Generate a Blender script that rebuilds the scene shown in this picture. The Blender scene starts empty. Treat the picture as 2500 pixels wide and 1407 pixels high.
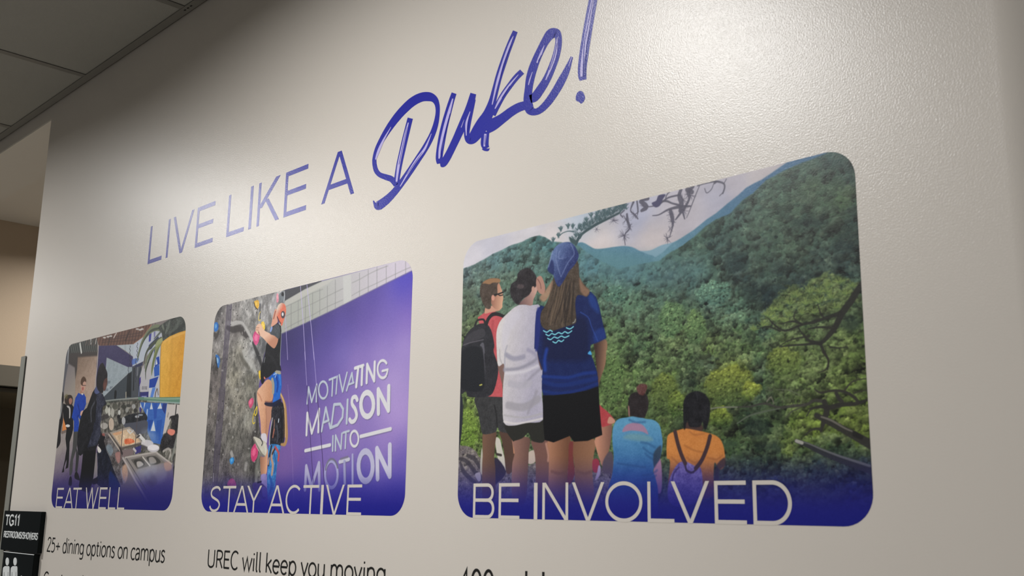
import bpy, bmesh, math
import numpy as np
from mathutils import Matrix, Vector

scene = bpy.context.scene
COL = scene.collection
# ---------------------------------------------------------------- numpy painter for the flat printed pictures
F_PX, CXP, CYP = 2546.34, 1250.0, 703.5          # focal length and principal point for a 2500x1407 frame
YAW, PITCH, ROLL = 0.803099, 0.2093017, -0.0146946
D = 1.11                                          # distance of the camera from the wall plane (m)
EYE = 1.64                                        # camera height (m)

def rot_matrix(a, b, c):
    ca, sa, cb, sb, cc, sc = np.cos(a), np.sin(a), np.cos(b), np.sin(b), np.cos(c), np.sin(c)
    return (np.array([[ca, -sa, 0], [sa, ca, 0], [0, 0, 1]]) @ np.array([[1, 0, 0], [0, cb, -sb], [0, sb, cb]])
            @ np.array([[cc, 0, sc], [0, 1, 0], [-sc, 0, cc]]))
RM = rot_matrix(YAW, PITCH, ROLL)

def wall_xz(p, y=0.0):
    """photo point(s) -> (X, Z) in metres on the plane Y = y (the wall is Y = 0)"""
    p = np.asarray(p, float).reshape(-1, 2)
    d = np.stack([(p[:, 0] - CXP) / F_PX, np.ones(len(p)), -(p[:, 1] - CYP) / F_PX], 1) @ RM.T
    t = (D + y) / d[:, 1]
    return np.stack([d[:, 0] * t, EYE + d[:, 2] * t], 1)

PANEL_W, PANEL_H, PANEL_GAP = 0.629735 * D, 0.399876 * D, 0.120119 * D
PANEL_X0, PANEL_Z0 = -2.640831 * D, EYE - 0.0122086 * D

def crop(x0, y0, s):
    """coordinates read in an enlarged crop of the photo -> photo coordinates"""
    def f(*pts):
        a = np.asarray(pts, float).reshape(-1, 2)
        return np.stack([x0 + a[:, 0] / s, y0 + a[:, 1] / s], 1)
    return f

def smooth_pts(p, closed=True, n=4):
    p = np.asarray(p, float); m = len(p)
    if m < 3: return p
    out = []
    for i in range(m if closed else m - 1):
        if closed: a, b, c, d = p[(i - 1) % m], p[i], p[(i + 1) % m], p[(i + 2) % m]
        else: a, b, c, d = p[max(i - 1, 0)], p[i], p[i + 1], p[min(i + 2, m - 1)]
        for k in range(n):
            t = k / n
            out.append(0.5 * (2 * b + (c - a) * t + (2 * a - 5 * b + 4 * c - d) * t * t + (3 * b - a - 3 * c + d) * t ** 3))
    if not closed: out.append(p[-1])
    return np.array(out)

def vnoise(h, w, cell, rng, cell_y=None):
    cy_ = cell_y or cell
    gh, gw = int(h / cy_) + 3, int(w / cell) + 3
    g = rng.random((gh, gw)).astype(np.float32)
    y = np.arange(h) / cy_; x = np.arange(w) / cell
    yi = y.astype(int); xi = x.astype(int); fy = (y - yi)[:, None]; fx = (x - xi)[None, :]
    fy = fy * fy * (3 - 2 * fy); fx = fx * fx * (3 - 2 * fx)
    a = g[yi][:, xi]; b = g[yi][:, xi + 1]; c = g[yi + 1][:, xi]; d = g[yi + 1][:, xi + 1]
    return ((a * (1 - fx) + b * fx) * (1 - fy) + (c * (1 - fx) + d * fx) * fy).astype(np.float32)

def fbm(h, w, cell, rng, oct=4, gain=0.55, cell_y=None):
    s = np.zeros((h, w), np.float32); a = 1.0; tot = 0; cy_ = cell_y or cell
    for _ in range(oct):
        s += a * (vnoise(h, w, max(cell, 1.2), rng, max(cy_, 1.2)) - 0.5); tot += a; a *= gain; cell /= 2; cy_ /= 2
    return s / tot * 2

class Canvas:
    def __init__(self, idx, H, seed):
        self.x0 = PANEL_X0 + idx * (PANEL_W + PANEL_GAP); self.H = H; self.W = int(round(H * PANEL_W / PANEL_H))
        self.s = H / PANEL_H; self.img = np.zeros((H, self.W, 3), np.float32) + 128
        self.rng = np.random.default_rng(seed); self.clip = None
        self.fine = fbm(H, self.W, 6, self.rng, 3); self.mid = fbm(H, self.W, 16, self.rng, 3); self.grain = fbm(H, self.W, 2.6, self.rng, 2)
    def T(self, pts):
        q = wall_xz(pts)
        return np.stack([(q[:, 0] - self.x0) * self.s, (PANEL_Z0 + PANEL_H - q[:, 1]) * self.s], 1)
    def loc(self, x, y):
        """texture pixels per photo pixel near a photo point (horizontal, vertical)"""
        a = self.T([(x, y), (x + 4, y), (x, y + 4)])
        return np.linalg.norm(a[1] - a[0]) / 4, np.linalg.norm(a[2] - a[0]) / 4
    def box(self, q, pad):
        x0 = max(int(np.floor(q[:, 0].min() - pad)), 0); x1 = min(int(np.ceil(q[:, 0].max() + pad)) + 1, self.W)
        y0 = max(int(np.floor(q[:, 1].min() - pad)), 0); y1 = min(int(np.ceil(q[:, 1].max() + pad)) + 1, self.H)
        return x0, x1, y0, y1
    def cover(self, q, soft, box):
        x0, x1, y0, y1 = box
        X, Y = np.meshgrid(np.arange(x0, x1, dtype=np.float32) + .5, np.arange(y0, y1, dtype=np.float32) + .5)
        d2 = np.full(X.shape, 1e9, np.float32); ins = np.zeros(X.shape, bool)
        n = len(q)
        for i in range(n):
            ax, ay = q[i]; bx, by = q[(i + 1) % n]
            ex, ey = bx - ax, by - ay; L = ex * ex + ey * ey
            if L < 1e-9: continue
            t = np.clip(((X - ax) * ex + (Y - ay) * ey) / L, 0, 1)
            np.minimum(d2, (X - ax - t * ex) ** 2 + (Y - ay - t * ey) ** 2, out=d2)
            if ay != by:
                c = ((ay > Y) != (by > Y)) & (X < (Y - ay) * (ex / ey) + ax)
                ins ^= c
        sd = np.sqrt(d2) * np.where(ins, 1, -1)
        return np.clip(0.5 + sd / (2 * soft), 0, 1), X, Y
    def blend(self, box, m, col):
        x0, x1, y0, y1 = box
        if self.clip is not None: m = m * self.clip[y0:y1, x0:x1]
        a = self.img[y0:y1, x0:x1]; a += (np.asarray(col, np.float32) - a) * m[..., None]
    def poly(self, pts, col, soft=1.0, alpha=1.0, sm=True, noise=0.0, grad=None, mode=None):
        """filled shape; grad = (photo p0, colour0, photo p1, colour1); noise = brightness grain in 0..255"""
        q = self.T(pts)
        if sm: q = smooth_pts(q)
        box = self.box(q, soft + 1); x0, x1, y0, y1 = box
        if x1 <= x0 or y1 <= y0: return
        m, X, Y = self.cover(q, soft, box)
        c = np.asarray(col, np.float32)
        if grad is not None:
            g = self.T([grad[0], grad[2]]); v = g[1] - g[0]
            t = np.clip(((X - g[0, 0]) * v[0] + (Y - g[0, 1]) * v[1]) / (v @ v), 0, 1)[..., None]
            c = np.asarray(grad[1], np.float32) * (1 - t) + np.asarray(grad[3], np.float32) * t
        if noise:
            c = c + (self.grain[y0:y1, x0:x1] * noise * .8 + self.mid[y0:y1, x0:x1] * noise)[..., None]
        self.blend(box, m * alpha, c)
    def line(self, pts, w, col, soft=0.8, alpha=1.0, sm=True):
        """stroke; w = width in photo pixels (number or list)"""
        pts = np.asarray(pts, float)
        q = self.T(pts); ws = np.full(len(q), w, float) if np.isscalar(w) else np.asarray(w, float)
        if len(ws) != len(q): ws = np.interp(np.linspace(0, 1, len(q)), np.linspace(0, 1, len(ws)), ws)
        k = self.loc(*pts[len(pts) // 2]); ws = ws * (k[0] + k[1]) / 2
        if sm and len(q) > 2:
            a = smooth_pts(np.column_stack([q, ws]), closed=False); q, ws = a[:, :2], a[:, 2]
        box = self.box(q, ws.max() + soft + 1); x0, x1, y0, y1 = box
        if x1 <= x0 or y1 <= y0: return
        X, Y = np.meshgrid(np.arange(x0, x1, dtype=np.float32) + .5, np.arange(y0, y1, dtype=np.float32) + .5)
        sd = np.full(X.shape, -1e9, np.float32)
        for i in range(len(q) - 1):
            ax, ay = q[i]; ex, ey = q[i + 1] - q[i]; L = ex * ex + ey * ey
            if L < 1e-9: continue
            t = np.clip(((X - ax) * ex + (Y - ay) * ey) / L, 0, 1)
            d = np.sqrt((X - ax - t * ex) ** 2 + (Y - ay - t * ey) ** 2)
            np.maximum(sd, (ws[i] * (1 - t) + ws[i + 1] * t) / 2 - d, out=sd)
        self.blend(box, np.clip(0.5 + sd / (2 * soft), 0, 1) * alpha, col)
    def ell(self, x, y, rx, ry, col, soft=1.0, alpha=1.0, n=18, **k):
        a = np.linspace(0, 2 * np.pi, n, endpoint=False)
        self.poly(np.stack([x + rx * np.cos(a), y + ry * np.sin(a)], 1), col, soft, alpha, sm=False, **k)
    def field(self, ctrl, p=2.6, warp=0.0, eps=60.0):
        """colour field interpolated between (x, y, (r, g, b)) photo points, on the whole canvas (coarse grid)"""
        st = 6; h, w = self.H // st + 2, self.W // st + 2
        q = self.T([(c[0], c[1]) for c in ctrl]); col = np.array([c[2] for c in ctrl], float)
        X, Y = np.meshgrid(np.arange(w) * st, np.arange(h) * st)
        if warp:
            X = X + fbm(h, w, 14, self.rng, 3) * warp; Y = Y + fbm(h, w, 14, self.rng, 3) * warp
        d = ((X[..., None] - q[:, 0]) ** 2 + (Y[..., None] - q[:, 1]) ** 2 + eps) ** (-p / 2)
        d /= d.sum(-1, keepdims=True); g = d @ col
        yy = np.arange(self.H) / st; xx = np.arange(self.W) / st; yi = yy.astype(int); xi = xx.astype(int)
        fy = (yy - yi)[:, None, None]; fx = (xx - xi)[None, :, None]
        return ((g[yi][:, xi] * (1 - fx) + g[yi][:, xi + 1] * fx) * (1 - fy)
                + (g[yi + 1][:, xi] * (1 - fx) + g[yi + 1][:, xi + 1] * fx) * fy).astype(np.float32)
    def mask(self, pts, soft=1.0, sm=True):
        q = self.T(pts)
        if sm: q = smooth_pts(q)
        b = (0, self.W, 0, self.H); m, _, _ = self.cover(q, soft, b)
        return m.astype(np.float32)
    def clumps(self, n, r, fieldc, area, amp=0.35, jitter=10, squash=0.8, gain=1.0, keep=0.0, big=False):
        """leaf clumps: irregular little domes lit from above, painted far to near; keep = how much of the tone below is kept"""
        rng = self.rng; ys, xs = np.nonzero(area > 0.4)
        if len(ys) == 0: return
        k = rng.integers(0, len(ys), n); px, py = xs[k], ys[k]
        o = np.argsort(py + rng.normal(0, 12, n)); px, py = px[o], py[o]
        nz = self.mid if big else self.fine
        for x, y in zip(px, py):
            base = fieldc[y, x]
            if keep: base = base * (1 - keep) + self.img[y, x] * keep
            base = (base + rng.normal(0, jitter) * np.array([1, 1, .7])) * gain
            R = r * rng.uniform(.5, 1.6); Rx, Ry = R * rng.uniform(.8, 1.35), R * squash
            x0, x1 = max(int(x - 1.4 * Rx - 1), 0), min(int(x + 1.4 * Rx + 2), self.W)
            y0, y1 = max(int(y - 1.4 * Ry - 1), 0), min(int(y + 1.4 * Ry + 2), self.H)
            if x1 <= x0 or y1 <= y0: continue
            X = (np.arange(x0, x1) - x)[None, :] / Rx; Y = (np.arange(y0, y1) - y)[:, None] / Ry
            ox = (x * 7 + y * 3) % 61; f = nz[y0:y1, x0:x1]
            rr = np.sqrt(X * X + Y * Y) + f * 1.1
            m = np.clip((0.95 - rr) * 2.2, 0, 1) * area[y0:y1, x0:x1]
            sh = 1.0 + amp * (-Y * 0.6 - X * 0.3 - 0.1 + f * 0.8)
            a = self.img[y0:y1, x0:x1]
            a += (base[None, None, :] * sh[..., None] - a) * m[..., None]
    def overlay_base(self, v0, v1, col, power=1.0, top=1.0):
        """the print's own dark blue band fading in towards the bottom of the picture"""
        v = 1 - (np.arange(self.H) + .5) / self.H
        a = np.clip((v0 - v) / (v0 - v1), 0, 1); a = (a * a * (3 - 2 * a)) ** power * top
        self.img += (np.asarray(col, np.float32) - self.img) * a[:, None, None]
    def adjust(self, mul=1.0, add=0.0):
        self.img = self.img * mul + add
# ---------------------------------------------------------------- camera, world, lamps, exposure
def tag(o, label=None, cat=None, group=None, kind=None):
    if label: o['label'] = label
    if cat: o['category'] = cat
    if group: o['group'] = group
    if kind: o['kind'] = kind
    return o

cam_d = bpy.data.cameras.new('camera'); cam = bpy.data.objects.new('camera', cam_d); COL.objects.link(cam)
cam_d.sensor_width = 36.0; cam_d.lens = F_PX / 2500 * 36.0; cam_d.clip_start = 0.02
fwd, up, rgt = RM @ np.array([0, 1, 0]), RM @ np.array([0, 0, 1]), RM @ np.array([1, 0, 0])
m = Matrix.Identity(4)
for i in range(3):
    m[i][0], m[i][1], m[i][2] = rgt[i], up[i], -fwd[i]
m[0][3], m[1][3], m[2][3] = 0.0, -D, EYE
cam.matrix_world = m
cam_d.dof.use_dof = True; cam_d.dof.focus_distance = 2.5; cam_d.dof.aperture_fstop = 11.0
scene.camera = cam

w = bpy.data.worlds.new('world'); scene.world = w; w.use_nodes = True
w.node_tree.nodes['Background'].inputs[0].default_value = (0.95, 0.97, 1.0, 1)
w.node_tree.nodes['Background'].inputs[1].default_value = 0.09

CEIL = EYE + 1.106 * D
LAMP_GRID = [(-5.66 * D, -0.95 * D), (-3.48 * D, -0.95 * D), (-1.30 * D, -0.95 * D), (0.88 * D, -0.95 * D)]
def lamp(name, x, y, z, power, r, col=(1.0, 0.995, 0.985), spread=math.pi):
    d = bpy.data.lights.new(name, 'AREA'); d.shape = 'DISK'; d.size = r * 2; d.energy = power; d.color = col; d.spread = spread
    o = bpy.data.objects.new(name, d); COL.objects.link(o); o.location = (x, y, z); return o
for (x, y), p in zip(LAMP_GRID, (18.0, 33.0, 32.5, 13.0)):
    lamp('downlight_glow', x, y, CEIL + 0.004, p, 0.09, spread=math.radians(169))
lamp('corridor_glow', -3.78 * D, 0.75 * D, CEIL - 0.03, 10.0, 0.08, (1.0, .93, .84), math.radians(162))

scene.view_settings.view_transform = 'Standard'; scene.view_settings.look = 'None'
scene.view_settings.gamma = 1.0; scene.view_settings.use_curve_mapping = False
scene.view_settings.exposure = 0.07
def paint_panel_0():
    """dining hall print: guests queueing along a hot food counter, tall yellow planter on the right"""
    c = Canvas(0, 640, 23); rng = c.rng
    J = crop(120, 820, 6.7); K = crop(120, 1000, 5.628); L = crop(250, 780, 5.862); M = crop(240, 960, 4.852)
    c.img[:] = (120, 112, 110)
    # back walls and ceiling
    c.poly(J((-60, 300), (900, 100), (900, 1500), (-60, 1500)), (122, 116, 118), 1.5, sm=False, grad=(J((300, 500))[0], (116, 110, 112), J((350, 950))[0], (140, 132, 124)))
    c.poly(J((460, 340), (790, 290), (760, 900), (690, 1100), (425, 1100), (430, 700)), (150, 130, 116), 1.5, sm=False, noise=8, grad=(J((500, 380))[0], (124, 106, 92), J((600, 900))[0], (160, 140, 126)))
    c.poly(J((310, 270), (800, 240), (790, 330), (470, 352), (455, 560), (430, 700), (420, 520), (310, 450)), (62, 57, 55), 4, .9, sm=False)
    c.poly(J((330, 160), (780, 30), (790, 250), (330, 290)), (62, 64, 62), 1.2, sm=False)
    for x in range(350, 780, 33): c.line(J((x, 140 - (x - 350) * .25), (x + 26, 275 - (x - 350) * .04)), 1.6, (112, 112, 108), 1.1, .7, sm=False)
    c.line(J((505, 130), (528, 278)), 3.4, (196, 196, 192), 1); c.line(J((685, 66), (682, 130)), 2.6, (190, 190, 188), 1); c.line(J((772, 50), (760, 130)), 2, (170, 170, 168), 1)
    c.poly(J((250, 540), (280, 240), (330, 170), (318, 440), (270, 700), (230, 1000), (150, 1420), (140, 1420)), (86, 86, 92), 1.4, sm=False); c.line(J((322, 190), (310, 330), (306, 450)), 1.8, (160, 162, 164), 1)
    c.poly(np.concatenate([J((780, 40), (1206, -80)), L((200, 190), (480, 110), (700, 70), (620, 200), (540, 290), (450, 352), (200, 370), (0, 378)), J((810, 160))]), (98, 72, 62), 1.2, sm=False)
    for k in range(46):
        x = -240 + k * 21; c.line(L((x + 60, 160 - k * 3), (x, 372)), 1.2, (66, 50, 46) if k % 2 else (140, 108, 94), .9, .65, sm=False)
    for a, b in [((0, 300), (560, 230)), ((0, 330), (540, 290)), ((60, 270), (560, 190))]: c.line(L(a, b), 1.6, (64, 50, 48), 1.2, .5, sm=False)
    c.line(L((390, 170), (330, 300)), 4, (60, 44, 38), 1.2, .8); c.line(L((200, 200), (165, 260)), 3, (190, 182, 176), 1, .8); c.line(L((120, 230), (90, 360)), 3, (56, 46, 42), 1, .7)
    for x, y in [(500, 140), (540, 150), (570, 140), (30, 262), (80, 250), (120, 240)]: c.ell(*L((x, y))[0], 4, 2.4, (196, 196, 194), 1.4, .8, n=8)
    c.line(L((700, 80), (640, 170), (560, 270), (450, 350)), 2.4, (152, 108, 84), 1.2, .8)
    # purple soffit and glazed wall
    c.poly(np.concatenate([J((812, 165)), L((200, 372), (440, 540), (432, 690), (360, 682), (60, 545), (50, 700), (-60, 1000)), J((770, 900), (772, 500))]), (66, 61, 94), 1.1, sm=False, noise=6)
    c.line(J((805, 165), (790, 450), (745, 860)), 3, (158, 150, 146), 1.2, sm=False)
    c.poly(L((62, 548), (360, 682), (430, 682), (430, 742), (250, 925), (-20, 1150), (-20, 760), (50, 700)), (142, 152, 158), 1.1, sm=False, noise=10)
    for pts in [((30, 770), (200, 760), (380, 730)), ((120, 600), (120, 760)), ((230, 640), (220, 900)), ((60, 840), (290, 820)), ((130, 770), (120, 900))]: c.line(L(*pts), 1.2, (150, 158, 164), 1.4, .45, sm=False)
    for x, y in [(60, 930), (130, 980), (60, 1010), (30, 900), (90, 900)]: c.poly(L((x - 22, y - 18), (x + 26, y - 20), (x + 24, y + 18), (x - 24, y + 20)), (106, 114, 122), 1.2, .8, sm=False)
    c.poly(L((205, 372), (452, 356), (440, 535), (330, 450)), (160, 168, 174), 1, sm=False)
    for x in (320, 336): c.line(L((x, 372), (x, 450)), 1, (120, 126, 132), .7, .8, sm=False)
    c.poly(L((-60, 1180), (0, 1130), (360, 782), (425, 740), (560, 676), (560, 1120), (100, 1160)), (66, 72, 78), 1.1, sm=False); c.line(L((-40, 1150), (365, 778)), 1.6, (150, 156, 160), 1, .9, sm=False)
    c.poly(L((358, 790), (415, 760), (410, 1115), (340, 1105)), (36, 40, 42), 1.2, sm=False); c.poly(L((425, 690), (545, 660), (540, 1110), (420, 1110)), (74, 78, 84), 1.4, sm=False)
    c.line(L((455, 700), (445, 1010)), 3, (32, 34, 36), 1, .9, sm=False); c.line(L((505, 690), (500, 790)), 5, (120, 122, 128), 1.5, .7, sm=False); c.line(L((560, 640), (520, 800), (525, 1110)), 2, (40, 44, 60), 1, .8, sm=False)
    c.poly(L((170, 1130), (175, 1030), (190, 1015), (205, 1040), (195, 1130)), (30, 32, 34), 1); c.line(L((338, 1050), (338, 1120)), 3, (150, 144, 130), 1)
    # banners and blue geometric mural
    c.poly(L((640, 640), (660, 180), (860, 120), (830, 800), (820, 1140), (660, 1140)), (164, 168, 178), 1.2, sm=False)
    c.poly(L((450, 352), (560, 272), (690, 190), (660, 420), (650, 470), (582, 612), (430, 682)), (166, 172, 182), 1, sm=False)
    c.poly(L((430, 575), (520, 560), (500, 615), (430, 650)), (70, 100, 170), 2, .8); c.line(L((430, 684), (582, 612)), 1.6, (60, 62, 80), .8, sm=False); c.poly(L((470, 665), (578, 618), (576, 660), (480, 690)), (56, 58, 84), 1, sm=False)
    c.poly(L((575, 680), (600, 640), (700, 600), (700, 830), (668, 1040), (538, 1040), (535, 820)), (166, 164, 168), 1, sm=False); c.poly(L((540, 1046), (662, 1036), (656, 1130), (540, 1132)), (52, 54, 108), 1, sm=False)
    c.line(L((565, 1108), (630, 1106)), 2, (150, 156, 190), .9, .8); c.poly(L((530, 850), (550, 820), (550, 900), (530, 960)), (66, 50, 130), 1, sm=False); c.line(L((532, 960), (520, 1100)), 1.4, (120, 130, 180), .8)
    for k in range(4): c.line(L((575 + k * 20, 965), (572 + k * 20, 1000)), 1.6, (50, 48, 58), .7, .9, sm=False)
    B1, B2, B3 = (46, 88, 164), (34, 66, 146), (60, 62, 140)
    for pts, col in [(((668, 215), (704, 196), (692, 310), (664, 325)), B3), (((735, 180), (760, 170), (755, 250), (738, 260)), (110, 110, 150)), (((665, 370), (800, 240), (810, 270), (700, 425), (655, 445)), (54, 60, 90)), (((742, 400), (775, 388), (735, 495)), B3), (((770, 548), (812, 530), (820, 640), (748, 690)), B2),
                     (((738, 690), (815, 650), (815, 800), (745, 822)), B1), (((676, 862), (806, 818), (752, 972), (668, 982)), B2), (((716, 982), (762, 976), (722, 1122), (684, 1122)), (84, 122, 188)), (((775, 560), (790, 640), (760, 655)), (190, 194, 200)), (((800, 830), (825, 830), (822, 1000), (770, 960)), (176, 172, 170)),
                     (((668, 985), (712, 982), (672, 1110)), (178, 180, 190)), (((640, 1125), (700, 1120), (690, 1135)), (110, 140, 190))]: c.poly(L(*pts), col, .9, sm=False)
    c.line(L((780, 1000), (760, 1060), (755, 1110)), 3, (90, 70, 60), 1, .8); c.line(L((790, 1000), (800, 1080)), 2, (100, 80, 66), 1, .8)
    # strap leaves and the planter
    gl, gd = (108, 116, 92), (70, 76, 66)
    for pts, w, col in [(((500, 592), (520, 480), (570, 330), (650, 200), (760, 120), (880, 150)), [2, 4, 7, 9, 10, 7], gl), (((508, 580), (545, 430), (600, 290), (690, 170), (800, 130)), [1, 2, 3, 4, 3], gd), (((612, 745), (630, 600), (690, 480), (770, 390)), [1.5, 5, 6, 4], gl), (((600, 700), (605, 560), (650, 440), (740, 340), (840, 280)), [1.5, 3, 5, 6, 6], gd),
                        (((620, 860), (622, 740), (660, 600), (720, 460)), [1, 3, 5, 3], gd), (((705, 800), (715, 700), (745, 560), (800, 400), (840, 330)), [1.5, 6, 8, 8, 6], (104, 112, 78)), (((740, 520), (770, 420), (830, 340)), [2, 5, 6], (128, 136, 84)), (((850, 160), (800, 220), (740, 280)), [4, 4, 2], (90, 96, 90)), (((770, 370), (800, 330), (850, 300)), [6, 8, 8], (140, 146, 108))]:
        c.line(L(*pts), w, col, 1.1)
    for k in range(4): c.line(L(*[(500 + 8 * math.sin(t * 1.4 + k), 340 + t * 14) for t in range(0, 16)]) if k == 0 else L(*[(395 + 7 * math.sin(t * 1.6), 380 + t * 14) for t in range(0, 22)]) if k == 1 else L(*[(478 + 7 * math.sin(t * 1.5), 560 + t * 16) for t in range(0, 22)]) if k == 2 else L(*[(372 + 5 * math.sin(t * 1.5), 680 + t * 14) for t in range(0, 20)]), 1.1, (46, 46, 58), .7, .85, sm=False)
    c.poly(L((870, 340), (850, 200), (800, 120), (900, 40), (970, 0), (1100, -60), (1230, -60), (1220, 170), (1000, 240), (900, 300)), (64, 68, 64), 1.6, noise=30)
    for pts, col in [(((960, 30), (940, 120), (880, 220)), (104, 110, 102)), (((1100, 20), (1060, 110), (960, 200)), (84, 90, 84)), (((860, 90), (890, 170)), (120, 126, 112)), (((1180, 40), (1120, 120), (1020, 190)), (48, 52, 50)), (((900, 120), (880, 250)), (44, 48, 46))]: c.line(L(*pts), [5, 8, 3], col, 2, .7)
    c.poly(L((826, 700), (840, 380), (860, 318), (960, 245), (1100, 185), (1230, 150), (1150, 1140), (820, 1142)), (196, 146, 52), 1.2, sm=False, noise=8, grad=(L((850, 700))[0], (204, 158, 64), L((1100, 700))[0], (190, 138, 44)))
    c.line(L((870, 340), (985, 262), (1180, 190)), 3, (206, 164, 90), 2, .6); c.line(L((858, 330), (838, 400), (826, 800), (822, 1130)), 2.4, (150, 110, 50), 1.6, .7); c.line(L((1000, 300), (960, 1100)), 8, (178, 130, 42), 6, .4)
    # serving area under the glass shelf
    und = c.mask(np.concatenate([L((-140, 1220), (60, 1170), (520, 1140), (1130, 1170)), M((960, 160), (900, 1000), (240, 760), (120, 470), (0, 480))]), 1.5, sm=False)
    c.img += (np.array((96, 94, 88), np.float32) * (1 + .6 * c.mid + .4 * c.fine)[..., None] - c.img) * und[..., None]
    c.poly(M((490, 110), (820, 122), (795, 330), (745, 610), (640, 590), (585, 470), (560, 250)), (58, 98, 166), 1.2, sm=False, noise=6)
    for pts, col in [(((630, 108), (647, 192), (610, 194)), (186, 190, 196)), (((738, 112), (757, 186), (700, 188)), (186, 190, 196)), (((657, 325), (678, 452), (620, 450)), (184, 190, 196)), (((500, 110), (520, 180), (490, 190)), (180, 184, 194)), (((545, 110), (560, 115), (535, 210)), (176, 184, 200)), (((590, 320), (650, 320), (600, 470)), (36, 74, 146)),
                     (((650, 120), (700, 120), (690, 300), (660, 310)), (44, 80, 154)), (((765, 125), (812, 125), (790, 250), (755, 190)), (44, 60, 120)), (((690, 330), (760, 310), (730, 560), (680, 560)), (44, 84, 156)), (((575, 190), (590, 190), (580, 290), (568, 260)), (150, 170, 200)), (((480, 170), (510, 170), (500, 240)), (66, 54, 130))]: c.poly(M(*pts), col, 1, sm=False)
    c.poly(M((815, 130), (965, 140), (955, 270), (860, 310), (800, 470), (765, 490), (790, 330)), (176, 170, 166), 1.2, sm=False); c.line(M((830, 240), (820, 280)), 3, (120, 112, 108), 1, .7)
    c.poly(M((300, 290), (430, 240), (560, 245), (570, 330), (440, 350), (300, 375)), (42, 44, 48), 1.3, noise=20); c.poly(M((295, 375), (440, 345), (575, 325), (580, 440), (540, 480), (430, 480)), (78, 80, 90), 1.4)
    for x, y, w_, h_, col in [(100, 200, 5, 12, (176, 176, 166)), (130, 220, 4, 14, (190, 188, 180)), (170, 230, 5, 16, (170, 168, 160)), (155, 370, 8, 20, (190, 172, 156)), (60, 170, 8, 8, (74, 72, 60)), (200, 160, 9, 10, (84, 84, 76)), (260, 330, 7, 10, (40, 40, 42)), (240, 280, 5, 6, (28, 28, 30)), (300, 330, 6, 12, (176, 176, 178)),
                              (250, 230, 4, 8, (190, 190, 186)), (340, 200, 5, 8, (140, 140, 136)), (360, 150, 7, 5, (60, 60, 58)), (420, 160, 6, 8, (150, 150, 150)), (440, 210, 6, 7, (46, 46, 46)), (300, 160, 8, 6, (58, 60, 54)), (460, 280, 7, 4, (170, 172, 176)), (70, 390, 12, 10, (168, 164, 158)), (40, 300, 8, 8, (60, 58, 60)), (90, 280, 10, 7, (66, 62, 62)), (500, 260, 8, 3, (150, 156, 166)), (110, 130, 10, 4, (120, 124, 110)), (480, 180, 2, 16, (150, 156, 150))]:
        c.ell(*M((x, y))[0], w_ * .8, h_ * .8, col, 1.3, .85, n=10)
    c.poly(M((70, 480), (240, 650), (330, 800), (330, 1000), (230, 1100), (120, 800)), (92, 88, 88), 2, noise=40)
    # food trays
    c.poly(M((130, 470), (300, 415), (370, 400), (420, 440), (530, 590), (400, 640), (260, 668)), (150, 140, 130), 1.2, sm=False)
    c.poly(M((165, 480), (330, 432), (380, 430), (500, 575), (390, 615), (270, 630)), (190, 166, 138), 1.4, sm=False, noise=24); c.poly(M((175, 480), (270, 455), (275, 480), (210, 500)), (190, 140, 104), 2, .7)
    c.poly(M((312, 555), (350, 540), (400, 545), (432, 580), (380, 600), (318, 604)), (196, 106, 70), 1.6, noise=26); c.line(M((345, 440), (380, 475), (415, 445)), 2.4, (190, 190, 190), 1, .9); c.line(M((360, 425), (412, 460)), 1.6, (176, 176, 178), .9)
    c.line(M((130, 475), (265, 660), (530, 595)), 3, (92, 84, 78), 1.2, sm=False); c.line(M((125, 490), (255, 680)), 2.4, (170, 160, 150), 1.1, sm=False)
    c.poly(M((270, 680), (420, 650), (415, 730), (290, 765)), (118, 104, 104), 1.4, sm=False); c.poly(M((425, 650), (510, 620), (505, 700), (440, 725)), (62, 58, 112), 1.4, sm=False); c.poly(M((200, 720), (260, 700), (270, 790), (230, 830)), (166, 122, 116), 3, .8)
    c.poly(M((285, 765), (400, 735), (690, 690), (885, 845), (888, 1100), (870, 1280), (830, 1400), (600, 1400), (450, 1100), (330, 860)), (124, 120, 120), 1.3, sm=False, grad=(M((600, 850))[0], (132, 126, 122), M((600, 1150))[0], (88, 80, 120)))
    c.line(M((290, 770), (340, 850), (440, 1040), (590, 1290)), 4, (168, 160, 160), 1.2, .8, sm=False); c.line(M((330, 770), (400, 880), (480, 1010), (560, 1140)), 2, (80, 76, 80), 1.2, .8, sm=False); c.line(M((320, 765), (680, 700), (870, 840)), 2.6, (172, 166, 160), 1.2, .8, sm=False)
    c.poly(M((385, 790), (520, 755), (612, 862), (465, 905)), (96, 92, 88), 1.3, sm=False); c.poly(M((420, 800), (515, 790), (550, 850), (470, 880)), (66, 64, 62), 2); c.poly(M((455, 820), (500, 810), (535, 850), (470, 880)), (170, 164, 160), 1.6, .9)
    c.poly(M((530, 760), (690, 735), (795, 825), (630, 862)), (112, 108, 104), 1.3, sm=False); c.poly(M((570, 765), (670, 750), (740, 820), (640, 850)), (70, 68, 66), 2); c.poly(M((600, 770), (650, 760), (690, 820), (620, 840)), (156, 150, 146), 2, .8)
    c.line(M((525, 757), (612, 862)), 2.4, (182, 176, 170), 1, sm=False); c.poly(M((780, 830), (850, 820), (870, 900), (800, 920)), (176, 140, 124), 4, .6); c.poly(M((560, 960), (640, 950), (700, 1040), (640, 1100), (560, 1040)), (72, 64, 84), 8, .7)
    c.poly(M((290, 870), (330, 850), (350, 960), (320, 1060), (280, 980)), (196, 160, 136), 4, .75); c.line(M((270, 900), (300, 1060), (330, 1000)), 3, (150, 146, 150), 2, .7)
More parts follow.
